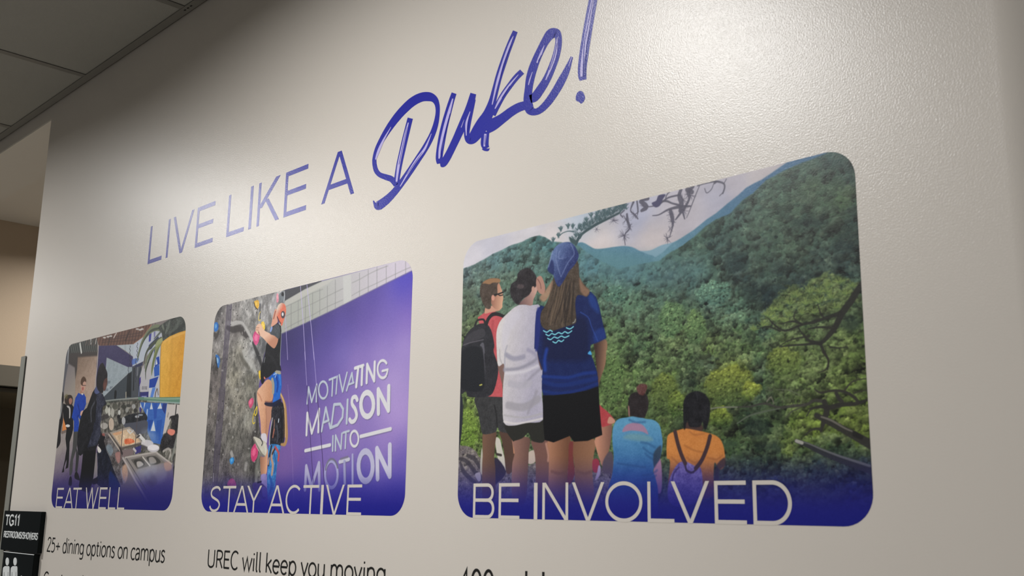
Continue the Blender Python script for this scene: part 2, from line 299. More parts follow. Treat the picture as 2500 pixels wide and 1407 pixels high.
    c.poly(M((510, 590), (530, 560), (590, 555), (640, 575), (650, 610), (600, 640), (520, 620)), (186, 182, 184), 1.3); c.line(M((490, 505), (545, 565)), 6, (196, 194, 192), 1.2); c.line(M((455, 530), (490, 505)), 2.4, (66, 62, 64), 1)
    c.poly(M((515, 612), (580, 640), (590, 680), (530, 660)), (84, 80, 84), 2, .8); c.ell(*M((652, 655))[0], 14.8, 9.6, (178, 174, 178), 1.2); c.ell(*M((652, 645))[0], 14, 7, (206, 202, 204), 1.4)
    for x, y, r in [(600, 500, 14), (640, 530, 18), (560, 470, 12), (580, 900, 26), (680, 960, 30), (520, 980, 22)]: c.ell(*M((x, y))[0], r * .9, r * .8, (160, 168, 184), 9, .22)
    # cook on the right
    c.poly(M((860, 300), (845, 320), (850, 280), (900, 265), (950, 260), (948, 480), (930, 500), (900, 640), (850, 660), (770, 690), (735, 650), (760, 520), (850, 440), (870, 360)), (50, 48, 50), 1.6, noise=22); c.poly(M((820, 450), (845, 425), (905, 440), (905, 480), (870, 505), (825, 480)), (198, 124, 108), 1.5)
    c.line(M((925, 150), (915, 250)), 3, (50, 48, 48), 1.2); c.line(M((935, 500), (900, 660), (870, 780)), 6, (126, 128, 122), 2, .8); c.line(M((770, 690), (830, 660), (860, 700), (840, 770)), 4, (172, 166, 160), 1.6, .8); c.line(M((890, 800), (895, 1060)), 2, (40, 36, 60), 1.2, .8)
    # sneeze guard
    c.line(L((0, 1175), (200, 1150), (560, 1120)), 2, (134, 140, 136), 1, .9); c.line(L((0, 1190), (300, 1165), (620, 1150)), 1.6, (70, 76, 72), 1, .7)
    c.line(L((520, 1132), (800, 1150), (1120, 1160)), [4, 7, 10], (92, 124, 108), 1.3); c.line(L((600, 1122), (850, 1140), (1120, 1135)), 2, (140, 160, 140), 1, .8); c.line(L((640, 1172), (1120, 1200)), 2.2, (150, 164, 164), 1, .7)
    for a, b, w_ in [((290, 400), (252, 930), 2.6), ((478, 110), (432, 680), 2.2), ((395, 120), (388, 250), 1.4), ((55, 330), (50, 470), 1.4), ((222, 280), (216, 440), 1.4)]: c.line(M(a, b), w_, (84, 76, 76), .9, .9, sm=False)
    c.line(M((255, 650), (285, 720)), 4, (60, 52, 54), 1); c.line(M((418, 660), (445, 690)), 4, (176, 170, 172), 1)
    # floor on the left
    c.poly(K((-40, 560), (110, 330), (340, 300), (700, 500), (680, 960), (600, 1100), (0, 1420), (-60, 1420)), (134, 126, 126), 1.6, sm=False, noise=6, grad=(K((200, 500))[0], (140, 132, 130), K((200, 1000))[0], (88, 76, 104)))
    # guests
    c.poly(np.concatenate([J((190, 1000), (205, 930), (235, 935), (240, 1050), (225, 1120)), K((185, 40), (190, 150), (160, 300), (158, 440), (130, 510), (92, 535), (105, 440), (130, 160))]), (34, 32, 34), 1.3); c.line(J((195, 1060), (200, 1200), (175, 1340)), 5, (150, 150, 150), 1.4, .8); c.line(K((145, 10), (150, 90)), 4, (156, 158, 160), 1.6, .8)
    c.poly(K((196, 118), (238, 118), (244, 275), (180, 300)), (192, 122, 68), 1.2, sm=False); c.line(K((175, 320), (230, 300)), 4, (110, 98, 92), 1.4)
    c.poly(np.concatenate([J((230, 1110), (290, 1130), (370, 1120), (402, 1170), (380, 1300)), K((330, 60), (332, 250), (318, 330), (282, 450), (272, 700), (262, 800), (225, 820), (240, 740), (238, 690), (205, 790), (205, 860), (175, 868), (195, 790), (215, 700), (240, 540), (225, 400), (240, 270), (200, 130), (185, 20))]), (26, 25, 28), 1.2, sm=False)
    c.poly(J((262, 1100), (255, 1030), (300, 975), (360, 975), (388, 1030), (380, 1120), (340, 1135), (290, 1130)), (56, 46, 40), 1.4); c.poly(J((325, 1040), (360, 1020), (380, 1060), (360, 1120), (330, 1110)), (146, 106, 92), 1.3); c.poly(J((285, 1150), (325, 1150), (350, 1200), (345, 1340), (320, 1340), (318, 1210)), (178, 174, 172), 1.3, .9); c.poly(J((300, 1200), (325, 1210), (322, 1407), (290, 1407)), (24, 24, 26), 1.2)
    c.ell(*K((256, 226))[0], 5.6, 3.6, (190, 188, 186), 1.1); c.poly(J((250, 1000), (275, 960), (310, 970), (290, 1040)), (96, 92, 56), 2, .6)
    c.poly(K((338, 300), (398, 300), (384, 500), (372, 560), (330, 690), (320, 860), (300, 915), (278, 905), (282, 760), (322, 540)), (68, 68, 68), 1.3, sm=False); c.poly(K((372, 520), (412, 640), (398, 780), (385, 870), (358, 850), (368, 700)), (52, 52, 54), 1.3, sm=False)
    c.poly(K((282, 935), (305, 925), (315, 990), (308, 1045), (280, 1050), (266, 1020)), (26, 20, 30), 1.3); c.poly(K((358, 870), (390, 870), (422, 960), (410, 975), (352, 945)), (30, 26, 28), 1.3)
    c.poly(np.concatenate([J((480, 935), (540, 970), (570, 950), (602, 1010), (604, 1120), (560, 1240), (520, 1400)), K((400, 100), (412, 180), (402, 302), (340, 308), (342, 160), (318, 120)), J((370, 1340), (400, 1180), (430, 1020))]), (28, 66, 152), 1.2, sm=False, noise=10); c.line(J((470, 1130), (500, 1270), (460, 1330)), 3, (16, 42, 110), 2, .7)
    c.poly(J((505, 935), (530, 880), (560, 900), (552, 965)), (158, 118, 100), 1.2); c.poly(J((520, 790), (560, 735), (600, 770), (596, 840), (570, 910), (540, 915), (522, 860)), (176, 140, 124), 1.2); c.poly(J((518, 790), (525, 715), (562, 668), (602, 705), (606, 760), (585, 745), (555, 770), (548, 815)), (82, 62, 48), 1.3)
    c.line(J((545, 815), (600, 815)), 1.2, (70, 60, 60), .8, .7); c.poly(J((535, 850), (565, 845), (560, 895), (540, 890)), (150, 84, 78), 1.4, .8); c.poly(J((525, 950), (550, 940), (552, 975)), (190, 190, 194), 1); c.poly(J((510, 1300), (520, 1240), (560, 1220), (575, 1240), (540, 1310)), (186, 150, 136), 1.2)
    c.poly(K((660, 560), (700, 470), (760, 470), (790, 580), (830, 660), (890, 840), (975, 1060), (900, 1110), (700, 1060), (650, 980), (668, 800)), (27, 31, 46), 1.6, noise=20); c.poly(K((840, 850), (920, 950), (980, 1080), (860, 1200), (820, 1000)), (22, 50, 104), 5, .7)
    c.poly(K((635, 600), (660, 600), (665, 920), (600, 975), (590, 950)), (126, 120, 122), 1.4, sm=False); c.poly(K((595, 970), (660, 940), (670, 1010), (600, 1030)), (22, 20, 26), 1.6)
    c.poly(K((700, 330), (740, 345), (770, 385), (755, 430), (770, 520), (700, 560), (680, 480)), (24, 24, 30), 1.4); c.poly(K((665, 505), (690, 520), (716, 560), (706, 592), (680, 596), (664, 560)), (192, 188, 184), 1.2); c.poly(K((725, 335), (760, 330), (765, 365), (735, 365)), (146, 86, 80), 1.6, .8)
    c.poly(K((780, 520), (830, 480), (880, 560), (840, 640)), (130, 150, 164), 4, .6)
    c.poly(K((470, 560), (560, 555), (645, 540), (632, 700), (608, 940), (584, 1040), (545, 1150), (430, 1110), (408, 1050), (440, 860)), (16, 16, 19), 1.4, sm=False)
    c.poly(np.concatenate([J((760, 850), (800, 800), (850, 860), (880, 960), (930, 1090), (945, 1120), (880, 1160), (860, 1300)), K((700, 60), (690, 200), (715, 320), (700, 440), (660, 500), (635, 562), (480, 572), (462, 612), (430, 638), (400, 620), (385, 480), (392, 330), (430, 120), (470, 20)), J((620, 1180), (670, 1040), (710, 930))]), (28, 28, 33), 1.3, sm=False, noise=14)
    c.poly(np.concatenate([J((770, 900), (860, 930), (930, 1110), (860, 1180), (850, 1400)), K((700, 200), (712, 330), (660, 490), (520, 530), (600, 300), (640, 40)), J((780, 1100))]), (52, 55, 72), 2.5, .85, sm=False, noise=26)
    c.poly(J((740, 900), (780, 820), (830, 840), (840, 900), (800, 950), (755, 950)), (84, 92, 130), 1.8, .9); c.line(J((825, 850), (870, 940)), 3, (146, 140, 136), 1.2, .9); c.line(J((770, 1050), (690, 1200), (690, 1400)), 4, (86, 88, 96), 2.4, .7); c.line(J((760, 1060), (750, 1400)), 4, (18, 18, 24), 2, .8)
    c.poly(J((795, 880), (776, 800), (784, 660), (806, 540), (838, 470), (880, 448), (918, 520), (946, 590), (954, 650), (944, 720), (905, 770), (890, 850), (880, 930), (840, 930)), (37, 33, 36), 1.6, noise=10); c.poly(J((905, 720), (948, 690), (952, 770), (925, 880), (890, 900), (880, 800)), (86, 60, 54), 1.5)
    c.poly(J((895, 780), (940, 770), (930, 850), (900, 880)), (110, 74, 66), 2, .7)
    c.img = (c.img - 100) * 1.14 + 98
    c.overlay_base(.24, .03, (22, 18, 98), 1.0, .92); c.overlay_base(.09, .0, (16, 14, 100), 1.0, .7)
    c.img += (c.grain * 4)[..., None]
    return c
def paint_panel_1():
    """climbing wall print: climber on a grey wall beside a purple wall with raised words"""
    c = Canvas(1, 800, 11); rng = c.rng
    P = crop(490, 700, 5.4125); Q = crop(490, 940, 4.396); R = crop(670, 620, 5.411); S = crop(720, 860, 4.0185); U = crop(500, 1160, 5.952)
    ctl = []
    for f, lst in [(R, [(200, 1100, (50, 44, 92)), (450, 950, (54, 48, 100)), (700, 800, (60, 50, 112)), (1000, 720, (68, 56, 122)), (1300, 520, (72, 60, 138)), (1700, 330, (68, 62, 168)), (1800, 290, (66, 58, 166)), (700, 1050, (74, 62, 132)), (900, 1000, (84, 72, 148)), (1250, 820, (84, 68, 140)),
                        (1300, 1000, (114, 96, 166)), (1500, 850, (96, 82, 158)), (1500, 1000, (128, 108, 176)), (1750, 850, (130, 104, 174)), (1400, 1300, (150, 130, 186)), (1700, 1200, (156, 136, 190)), (900, 1300, (112, 100, 168)), (600, 1350, (84, 74, 142)), (300, 1350, (58, 50, 106)), (1800, 600, (92, 76, 164))]),
                   (S, [(300, 200, (106, 88, 158)), (60, 300, (74, 62, 124)), (60, 700, (106, 86, 152)), (300, 700, (120, 100, 166)), (600, 100, (136, 114, 176)), (950, 300, (162, 142, 192)), (1000, 600, (166, 142, 196)), (500, 700, (140, 118, 176)), (500, 900, (138, 116, 176)), (900, 900, (146, 122, 182)), (1000, 1100, (102, 86, 166)),
                        (300, 1050, (122, 100, 168)), (650, 1330, (80, 70, 154)), (1000, 1300, (72, 64, 154)), (500, 1370, (68, 62, 146)), (100, 1300, (92, 74, 150))]),
                   (Q, [(930, 60, (92, 74, 132)), (950, 300, (116, 92, 152)), (1000, 700, (118, 88, 152)), (900, 900, (120, 92, 152)), (880, 1100, (84, 66, 136)), (1000, 1250, (62, 54, 134)), (1000, 1350, (34, 34, 124))])]:
        for x, y, k in lst:
            q = f((x, y))[0]; ctl.append((q[0], q[1], k))
    c.img[:] = c.field(ctl, p=3.6, eps=5200.0)
    # white railing strip
    c.poly(R((60, 515), (620, 360), (900, 285), (1740, 60), (1850, 120), (1840, 213), (1500, 380), (1100, 580), (800, 732), (400, 922), (60, 1075)), (170, 170, 165), 3.2, sm=False, grad=(R((500, 600))[0], (156, 158, 152), R((1600, 200))[0], (186, 178, 190)))
    c.poly(R((60, 500), (622, 352), (622, 366), (400, 470), (140, 622), (60, 650)), (60, 60, 66), 2.2, sm=False)
    c.poly(R((140, 625), (400, 475), (625, 370), (800, 320), (700, 400), (400, 560), (140, 700)), (176, 174, 168), 3, .7, sm=False)
    c.poly(R((908, 300), (1012, 272), (1016, 612), (916, 668)), (178, 178, 176), 2, sm=False)
    for x, a, b in [(222, 670, 980), (315, 620, 930), (410, 570, 900), (505, 520, 850), (600, 470, 800), (700, 430, 770), (805, 350, 710), (1125, 260, 560), (1240, 215, 500), (1355, 180, 450), (1478, 160, 380), (1600, 130, 320), (1735, 100, 265)]:
        c.line(R((x, a), (x, b)), 1.7, (112, 112, 112), 2, .62, sm=False)
    for pts in [((140, 830), (310, 745), (500, 660), (700, 560), (905, 460)), ((140, 990), (300, 905), (500, 810), (700, 700), (905, 610)), ((140, 700), (320, 620), (480, 530), (640, 470)), ((1025, 385), (1130, 335), (1240, 272), (1380, 205), (1500, 160)), ((1025, 552), (1130, 492), (1355, 387), (1600, 268), (1735, 205), (1835, 165))]:
        c.line(R(*pts), 1.5, (124, 124, 122), 2, .6)
    c.line(R((60, 1075), (400, 925), (800, 735), (1100, 583), (1500, 383), (1840, 216)), 2, (60, 54, 92), 2.5, .4, sm=False)
    # rock wall
    rock = np.concatenate([P((-60, 300), (300, 200), (1112, 30), (1112, 200), (1060, 300), (985, 420), (925, 600), (870, 800), (835, 920), (800, 1080), (790, 1200), (770, 1300)), Q((625, 40), (610, 200), (630, 420), (650, 560), (660, 760), (645, 980), (650, 1260), (640, 1450), (-40, 1450), (-40, 0))])
    m = c.mask(rock, 1.6, sm=False)
    f = c.field([(*P((400, 300))[0], (140, 136, 134)), (*P((600, 350))[0], (156, 154, 152)), (*P((850, 300))[0], (160, 158, 158)), (*P((260, 330))[0], (110, 106, 106)), (*P((480, 560))[0], (96, 92, 90)), (*P((600, 700))[0], (138, 136, 132)), (*P((300, 700))[0], (136, 132, 130)),
                 (*P((500, 900))[0], (138, 134, 124)), (*P((700, 1000))[0], (132, 130, 126)), (*P((450, 1200))[0], (128, 124, 112)), (*P((650, 1250))[0], (112, 110, 100)), (*P((180, 1250))[0], (98, 92, 90)), (*P((820, 700))[0], (112, 112, 114)), (*P((760, 900))[0], (92, 92, 94)), (*P((700, 850))[0], (140, 140, 140)),
                 (*Q((150, 200))[0], (104, 98, 94)), (*Q((400, 200))[0], (124, 120, 110)), (*Q((500, 400))[0], (118, 116, 108)), (*Q((100, 600))[0], (92, 88, 86)), (*Q((350, 600))[0], (100, 98, 92)), (*Q((520, 700))[0], (92, 90, 86)), (*Q((600, 600))[0], (66, 64, 62)), (*Q((560, 900))[0], (84, 82, 80)),
                 (*Q((100, 900))[0], (92, 88, 90)), (*Q((350, 900))[0], (94, 90, 90)), (*Q((620, 900))[0], (110, 108, 102)), (*Q((300, 1050))[0], (66, 60, 78))], warp=10)
    n1 = fbm(c.H, c.W, 44, rng, 5, .62); n2 = fbm(c.H, c.W, 14, rng, 4, .7, cell_y=22)
    rk = f * (1 + .38 * n1 + .42 * n2)[..., None] + (c.grain * 12)[..., None]
    c.img += (rk - c.img) * m[..., None]; c.clip = m
    for pts, w, col, s, a in [(((360, 480), (410, 500), (470, 480), (540, 500), (590, 560), (640, 640), (700, 740)), [8, 9, 8, 10, 9, 8, 6], (182, 180, 178), 2.5, .8), (((350, 540), (430, 570), (520, 550), (570, 610), (630, 680)), [7, 11, 12, 11, 5], (58, 54, 54), 3.5, .85),
                              (((690, 740), (740, 860), (780, 960), (805, 1040)), [5, 8, 8, 6], (44, 44, 46), 3, .85), (((560, 850), (600, 940), (680, 1040), (740, 1140)), [5, 8, 9, 6], (176, 176, 172), 4, .65), (((520, 900), (560, 980), (640, 1080)), [4, 8, 6], (84, 82, 74), 4, .7),
                              (((640, 200), (700, 400), (720, 520)), [3, 5, 3], (120, 118, 114), 3, .5), (((850, 150), (900, 350), (930, 480)), [4, 6, 4], (110, 108, 106), 4, .5), (((860, 560), (840, 700), (830, 850)), [8, 12, 10], (70, 72, 76), 5, .6),
                              (((180, 620), (200, 660), (240, 600)), [5, 10, 4], (64, 60, 58), 3, .8), (((200, 1080), (215, 1100)), [7, 5], (56, 52, 50), 3, .8)]:
        c.line(P(*pts), w, col, s, a)
    c.line(Q((600, 330), (605, 480), (560, 560), (575, 900), (560, 1100)), [6, 9, 7, 9, 7], (50, 48, 48), 4, .7); c.line(Q((640, 700), (600, 900), (600, 1060)), [4, 10, 8], (122, 124, 116), 4, .5)
    c.line(Q((490, 850), (480, 900)), 9, (168, 166, 164), 4, .6); c.line(Q((480, 340), (470, 400)), 6, (164, 162, 156), 4, .6); c.line(Q((330, 730), (340, 760)), 8, (172, 170, 168), 3, .7); c.line(Q((180, 700), (250, 550)), 6, (124, 120, 118), 4, .4)
    # rope shadow band and twin ropes
    c.poly(np.concatenate([P((350, 248), (412, 236), (400, 420), (372, 700), (340, 1000), (318, 1300)), Q((262, 60), (235, 400), (200, 800), (178, 1150), (128, 1150), (140, 800), (175, 400), (200, 60)), P((268, 1300), (292, 1000), (320, 650), (342, 420))]), (72, 66, 82), 2, .55, sm=False)
    for a, b, cc_ in [((350, 248), (320, 650), (268, 1290)), ((410, 238), (378, 650), (322, 1290))]:
        c.line(P(a, b, cc_), 1.3, (70, 58, 84), .9, .9)
    c.line(Q((203, 40), (165, 500), (132, 1000), (135, 1150)), 1.3, (62, 54, 78), .9, .8); c.line(Q((262, 40), (225, 500), (190, 900), (170, 1100)), 1.3, (62, 54, 78), .9, .8); c.line(Q((138, 950), (134, 1040)), 1.2, (190, 186, 190), .9, .8)
    for _ in range(120):
        x, y = rng.uniform(500, 640), rng.uniform(740, 1190); c.ell(x, y, rng.uniform(.5, 1.3), rng.uniform(.8, 2), (34, 32, 32), .8, .8, n=7)
    for _ in range(60):
        x, y = rng.uniform(500, 650), rng.uniform(740, 1190); c.ell(x, y, rng.uniform(.8, 3), rng.uniform(.8, 4), (186, 184, 180), 1.6, .5, n=8)
    c.clip = None
    c.poly(P((1045, 90), (1112, 62), (1108, 200), (1060, 215), (1035, 150)), (108, 114, 120), 1.4, noise=16); c.ell(*P((1085, 100))[0], 3.6, 5, (24, 24, 28), 1); c.line(P((1103, 70), (1108, 130), (1100, 200)), 2, (170, 172, 176), 1)
    c.poly(P((960, 110), (1000, 95), (1000, 230), (950, 400), (930, 300)), (168, 166, 170), 3, .6)
    # holds
    def hold(f, pts, col, hi):
        c.poly(f(*pts), col, 1.2, noise=18); q = f(*pts); m_ = q.mean(0); c.poly(m_ + (q - m_) * .45 + [-.8, -1.5], hi, 2, .7)
    hold(P, ((178, 500), (200, 470), (225, 478), (236, 520), (228, 570), (200, 596), (178, 580)), (38, 104, 180), (120, 180, 220)); hold(P, ((196, 915), (215, 900), (245, 925), (256, 985), (244, 1060), (232, 1075), (212, 1030)), (48, 104, 170), (170, 200, 220)); c.line(P((200, 940), (212, 1030), (222, 1080)), 2.4, (34, 34, 38), 1)
    hold(P, ((706, 205), (735, 182), (765, 186), (772, 250), (752, 300), (728, 280)), (214, 164, 56), (228, 196, 100)); c.line(P((706, 215), (722, 270), (752, 302)), 2, (70, 58, 44), 1)
    c.line(P((785, 230), (783, 330)), 2.2, (44, 40, 46), .8); c.line(P((790, 335), (775, 365), (764, 430), (775, 448), (790, 440)), 1.8, (206, 184, 92), .8); c.line(P((788, 350), (786, 425)), 1.8, (40, 36, 38), .8)
    hold(P, ((800, 480), (835, 465), (852, 530), (842, 575), (815, 570)), (224, 188, 70), (236, 208, 120)); hold(P, ((768, 1118), (810, 1116), (812, 1160), (790, 1230), (772, 1190)), (214, 178, 48), (236, 206, 90))
    hold(P, ((690, 665), (722, 590), (782, 610), (775, 690), (760, 745), (732, 776), (704, 745)), (206, 84, 132), (230, 134, 168)); hold(P, ((1003, 110), (1020, 92), (1030, 130), (1028, 200), (1004, 205)), (214, 140, 156), (228, 170, 180))
    hold(Q, ((514, 180), (545, 142), (566, 150), (566, 200), (538, 252), (520, 230)), (198, 84, 118), (226, 130, 154)); hold(Q, ((545, 690), (580, 632), (614, 650), (616, 720), (605, 780), (570, 828), (545, 800), (540, 740)), (196, 66, 112), (226, 110, 146))
    hold(Q, ((312, 800), (345, 778), (360, 800), (350, 840), (322, 852)), (44, 124, 190), (110, 180, 220)); hold(Q, ((288, 1080), (300, 1030), (335, 1004), (372, 1035), (376, 1090)), (138, 60, 104), (160, 76, 116))
    c.line(Q((582, 90), (588, 200), (575, 330)), 3, (40, 42, 44), 1); c.line(Q((605, 235), (602, 300), (585, 328), (578, 290), (600, 240)), 2.6, (206, 180, 60), .9); c.line(Q((568, 310), (558, 390), (566, 416), (580, 405)), 2.2, (206, 180, 60), .9)
    # climber
    sk = (206, 160, 130)
    c.poly(Q((690, 220), (775, 225), (765, 330), (740, 420), (722, 540), (702, 640), (700, 400)), (176, 128, 104), 1.2)
    c.poly(Q((768, 240), (850, 180), (895, 230), (905, 400), (898, 590), (870, 650), (800, 640), (742, 640), (735, 560), (756, 420)), (36, 36, 44), 1.5, noise=26)
    for pts, w, col in [(((770, 360), (745, 520), (738, 640)), 3, (190, 186, 186)), (((838, 370), (835, 400)), 3, (200, 210, 220)), (((792, 380), (788, 460), (780, 520)), 2.4, (150, 110, 90)), (((820, 440), (830, 560), (820, 620)), 3, (70, 74, 86)), (((790, 480), (775, 560)), 4, (156, 96, 80)), (((860, 260), (870, 420), (868, 600)), 5, (20, 20, 26))]:
        c.line(Q(*pts), w, col, 1.2, .85)
    c.line(Q((850, 85), (885, 160), (908, 250), (918, 400), (922, 560), (905, 635), (865, 640)), [4, 6, 7, 7, 8, 7, 4], (164, 128, 84), 1.5); c.line(Q((858, 95), (892, 180), (905, 330), (908, 560)), 2.5, (206, 172, 116), 1.2, .8); c.line(Q((895, 260), (892, 560)), 3, (80, 60, 44), 1.4, .7)
    c.poly(Q((735, 655), (850, 650), (848, 720), (826, 820), (812, 950), (800, 1100), (790, 1260), (750, 1330), (722, 1250), (712, 1060), (720, 880)), (58, 122, 180), 1.5, noise=30)
    for pts, w, col in [(((780, 700), (760, 780), (775, 860), (765, 960)), 6, (190, 140, 110)), (((800, 670), (836, 730), (832, 810)), 5, (196, 66, 62)), (((760, 660), (740, 760), (728, 860)), 5, (34, 30, 36)), (((790, 740), (806, 840), (790, 940)), 5, (34, 88, 150)), (((740, 980), (760, 1060), (745, 1160)), 6, (30, 80, 150)), (((795, 690), (770, 740)), 4, (40, 30, 34)), (((735, 790), (725, 850)), 4, (196, 150, 120))]:
        c.line(Q(*pts), w, col, 1.8, .85)
    c.poly(np.concatenate([P((880, 1230), (945, 1255), (948, 1400)), Q((765, 60), (780, 110), (765, 170), (735, 192), (692, 190), (706, 330), (700, 528), (652, 532), (640, 380), (612, 200), (604, 90), (630, 30)), P((780, 1340), (820, 1290))]), sk, 1.3, noise=6, grad=(Q((610, 200))[0], (214, 168, 138), Q((740, 200))[0], (188, 136, 104)))
    c.line(Q((612, 90), (640, 130), (655, 170)), 3, (170, 110, 84), 2.5, .6); c.line(Q((695, 185), (760, 188), (782, 150)), 4, (120, 78, 62), 2, .7); c.line(Q((700, 260), (706, 400), (698, 520)), 2.4, (150, 104, 84), 1.8, .7)
    c.poly(np.concatenate([P((900, 1212), (960, 1150), (985, 1118), (1048, 1128), (1066, 1200), (1070, 1330), (1050, 1400)), Q((862, 60), (845, 150), (800, 222), (770, 218), (782, 120), (772, 70)), P((950, 1380), (940, 1260))]), (28, 92, 180), 1.2, noise=10)
    c.line(P((945, 1230), (960, 1300), (958, 1400)), 7, (150, 144, 130), 1.2); c.line(P((1000, 1180), (1020, 1290), (1010, 1380)), 5, (14, 50, 130), 2.4, .8); c.line(P((1045, 1180), (1055, 1300)), 3, (80, 140, 214), 2, .6); c.poly(Q((690, 192), (775, 190), (860, 150), (850, 215), (780, 235), (700, 222)), (22, 24, 44), 1.5, .9)
    c.poly(P((975, 1120), (1000, 1105), (1052, 1120), (1056, 1160), (1000, 1150)), (150, 146, 130), 1.4); c.line(P((965, 1165), (1000, 1150), (985, 1200)), 2, (190, 200, 220), 1, .8)
    c.poly(P((795, 1090), (830, 1080), (870, 1130), (860, 1200), (820, 1290), (795, 1240)), (24, 24, 26), 1.4); c.poly(P((835, 1195), (850, 1190), (858, 1215), (842, 1225)), (206, 120, 96), 1)
    c.poly(P((1010, 482), (1060, 520), (1070, 620), (1056, 850), (1050, 1030), (1068, 1112), (1000, 1106), (960, 1145), (900, 1195), (860, 1215), (815, 1150), (792, 1080), (830, 960), (852, 880), (866, 770), (890, 700), (940, 640), (930, 560), (955, 520)), (27, 27, 31), 1.2, sm=False, noise=6)
    c.line(P((850, 940), (838, 1000)), 2.2, (140, 144, 150), 1.2, .7); c.line(P((1066, 600), (1062, 740), (1052, 900), (1052, 1040)), 1.6, (150, 158, 164), 1, .8); c.line(P((880, 880), (960, 960), (1020, 1080)), 5, (42, 42, 46), 3, .5)
    c.poly(P((724, 575), (738, 520), (770, 492), (800, 500), (836, 572), (900, 612), (965, 640), (1020, 672), (1022, 720), (1000, 780), (966, 818), (900, 765), (832, 690), (780, 645), (738, 610)), (210, 164, 138), 1.2, grad=(P((880, 640))[0], (218, 178, 154), P((900, 760))[0], (180, 126, 102)))
    c.line(P((735, 545), (770, 545)), 1.6, (170, 120, 98), 1, .7); c.line(P((732, 572), (764, 576)), 1.6, (170, 120, 98), 1, .7); c.line(P((765, 600), (780, 640)), 2.6, (120, 70, 70), 1.4, .7)
    c.poly(P((950, 545), (1005, 495), (1045, 530), (1052, 600), (1036, 690), (975, 650), (918, 622)), (72, 76, 82), 1.3, noise=12)
    c.poly(P((960, 380), (985, 300), (1015, 320), (1010, 400), (1018, 470), (960, 520), (930, 530), (945, 450)), (206, 150, 128), 1.3); c.line(P((988, 330), (966, 420)), 3, (130, 70, 58), 1.2, .8)
    c.poly(P((915, 590), (935, 530), (950, 545), (930, 600)), (130, 150, 200), 1.3)
    c.poly(P((1010, 285), (1030, 240), (1070, 215), (1110, 235), (1128, 285), (1126, 350), (1105, 430), (1072, 520), (1050, 480), (1020, 430), (1005, 370)), (206, 112, 86), 1.3, noise=10, grad=(P((1040, 240))[0], (206, 186, 170), P((1075, 300))[0], (204, 108, 84)))
    c.line(P((1012, 400), (1040, 460), (1060, 490)), 2, (70, 36, 40), 1, .8); c.ell(*P((1088, 372))[0], 5, 9, (66, 60, 66), 1.2); c.ell(*P((1084, 366))[0], 2.4, 4.6, (206, 206, 210), 1)
    c.poly(Q((650, 532), (700, 526), (712, 600), (700, 630), (656, 612)), (200, 194, 202), 1.2)
    c.poly(Q((564, 566), (585, 557), (650, 590), (702, 622), (716, 700), (702, 760), (686, 772), (652, 745), (610, 690), (580, 610)), (186, 182, 168), 1.2, noise=10); c.line(Q((566, 575), (610, 660), (655, 740), (686, 768)), 3, (120, 116, 106), 1.2); c.line(Q((645, 580), (665, 620), (655, 650)), 2.4, (46, 44, 48), 1, .9); c.line(Q((690, 640), (700, 730)), 4, (206, 204, 194), 1.6, .7)
    c.poly(Q((640, 772), (690, 772), (722, 690), (716, 860), (702, 962), (650, 968), (640, 860)), (196, 144, 114), 1.2, grad=(Q((645, 850))[0], (150, 106, 84), Q((715, 850))[0], (208, 156, 124)))
    c.poly(Q((650, 968), (704, 962), (712, 1040), (706, 1110), (655, 1060)), (142, 130, 178), 1.3, noise=10)
    c.poly(Q((560, 1060), (615, 1050), (660, 1060), (706, 1110), (712, 1180), (680, 1230), (620, 1190), (570, 1140)), (66, 54, 98), 2, noise=12); c.poly(Q((655, 1100), (706, 1110), (714, 1190), (670, 1200)), (96, 84, 150), 2, .8); c.line(Q((612, 1050), (650, 1040)), 3, (24, 22, 40), 1)
    # raised words on the purple wall
    W, SH = (206, 206, 206), (88, 82, 112)
    def stroke(pts, w, col=W, sm=False):
        q = S(*pts); w = w * 1.28; c.line(q + [1.3, 2.0], w, SH, 1.5, .6, sm=sm); c.line(q, w, col, .9, .93, sm=sm)
    def ring(x, y, rx, ry, w, col=W, a0=0, a1=6.2832):
        t = np.linspace(a0, a1, 22); stroke(list(zip(x + rx * np.cos(t), y - ry * np.sin(t))), w, col)
    g1 = (176, 186, 196)
    stroke([(120, 505), (135, 345), (165, 490), (215, 318), (210, 485)], 3.2, g1); ring(278, 372, 44, 84, 3.2, g1); stroke([(338, 272), (402, 246)], 3.2, g1); stroke([(372, 262), (364, 428)], 3.2, g1); stroke([(416, 238), (404, 408)], 3, g1); stroke([(436, 226), (468, 388), (512, 202)], 3.2, g1)
    stroke([(508, 376), (560, 205), (572, 300)], 3.4, g1); stroke([(530, 318), (578, 300)], 3, g1); stroke([(590, 158), (672, 132)], 5, W); stroke([(622, 155), (602, 340)], 5, W); stroke([(662, 140), (655, 318)], 5, W); stroke([(704, 300), (710, 120), (778, 282), (784, 98)], 5, W)
    ring(862, 168, 50, 86, 4, W, .75, 5.6); stroke([(858, 186), (912, 172), (902, 215)], 3.6, W)
    stroke([(114, 812), (122, 600), (166, 795), (238, 562), (230, 782)], 4.6, W); stroke([(262, 775), (304, 545), (348, 745)], 4, g1); stroke([(280, 692), (332, 670)], 3.4, g1); stroke([(385, 515), (356, 742), (420, 715), (468, 640), (474, 560), (445, 510), (385, 515)], 4.2, g1, False); stroke([(518, 470), (508, 698)], 4.4, g1)
    stroke([(612, 470), (596, 440), (566, 452), (562, 510), (592, 560), (606, 620), (588, 670), (556, 685), (538, 662)], 6.2, W, True); ring(710, 515, 62, 118, 8, W); stroke([(820, 602), (818, 368), (918, 572), (922, 338)], 7.6, W)
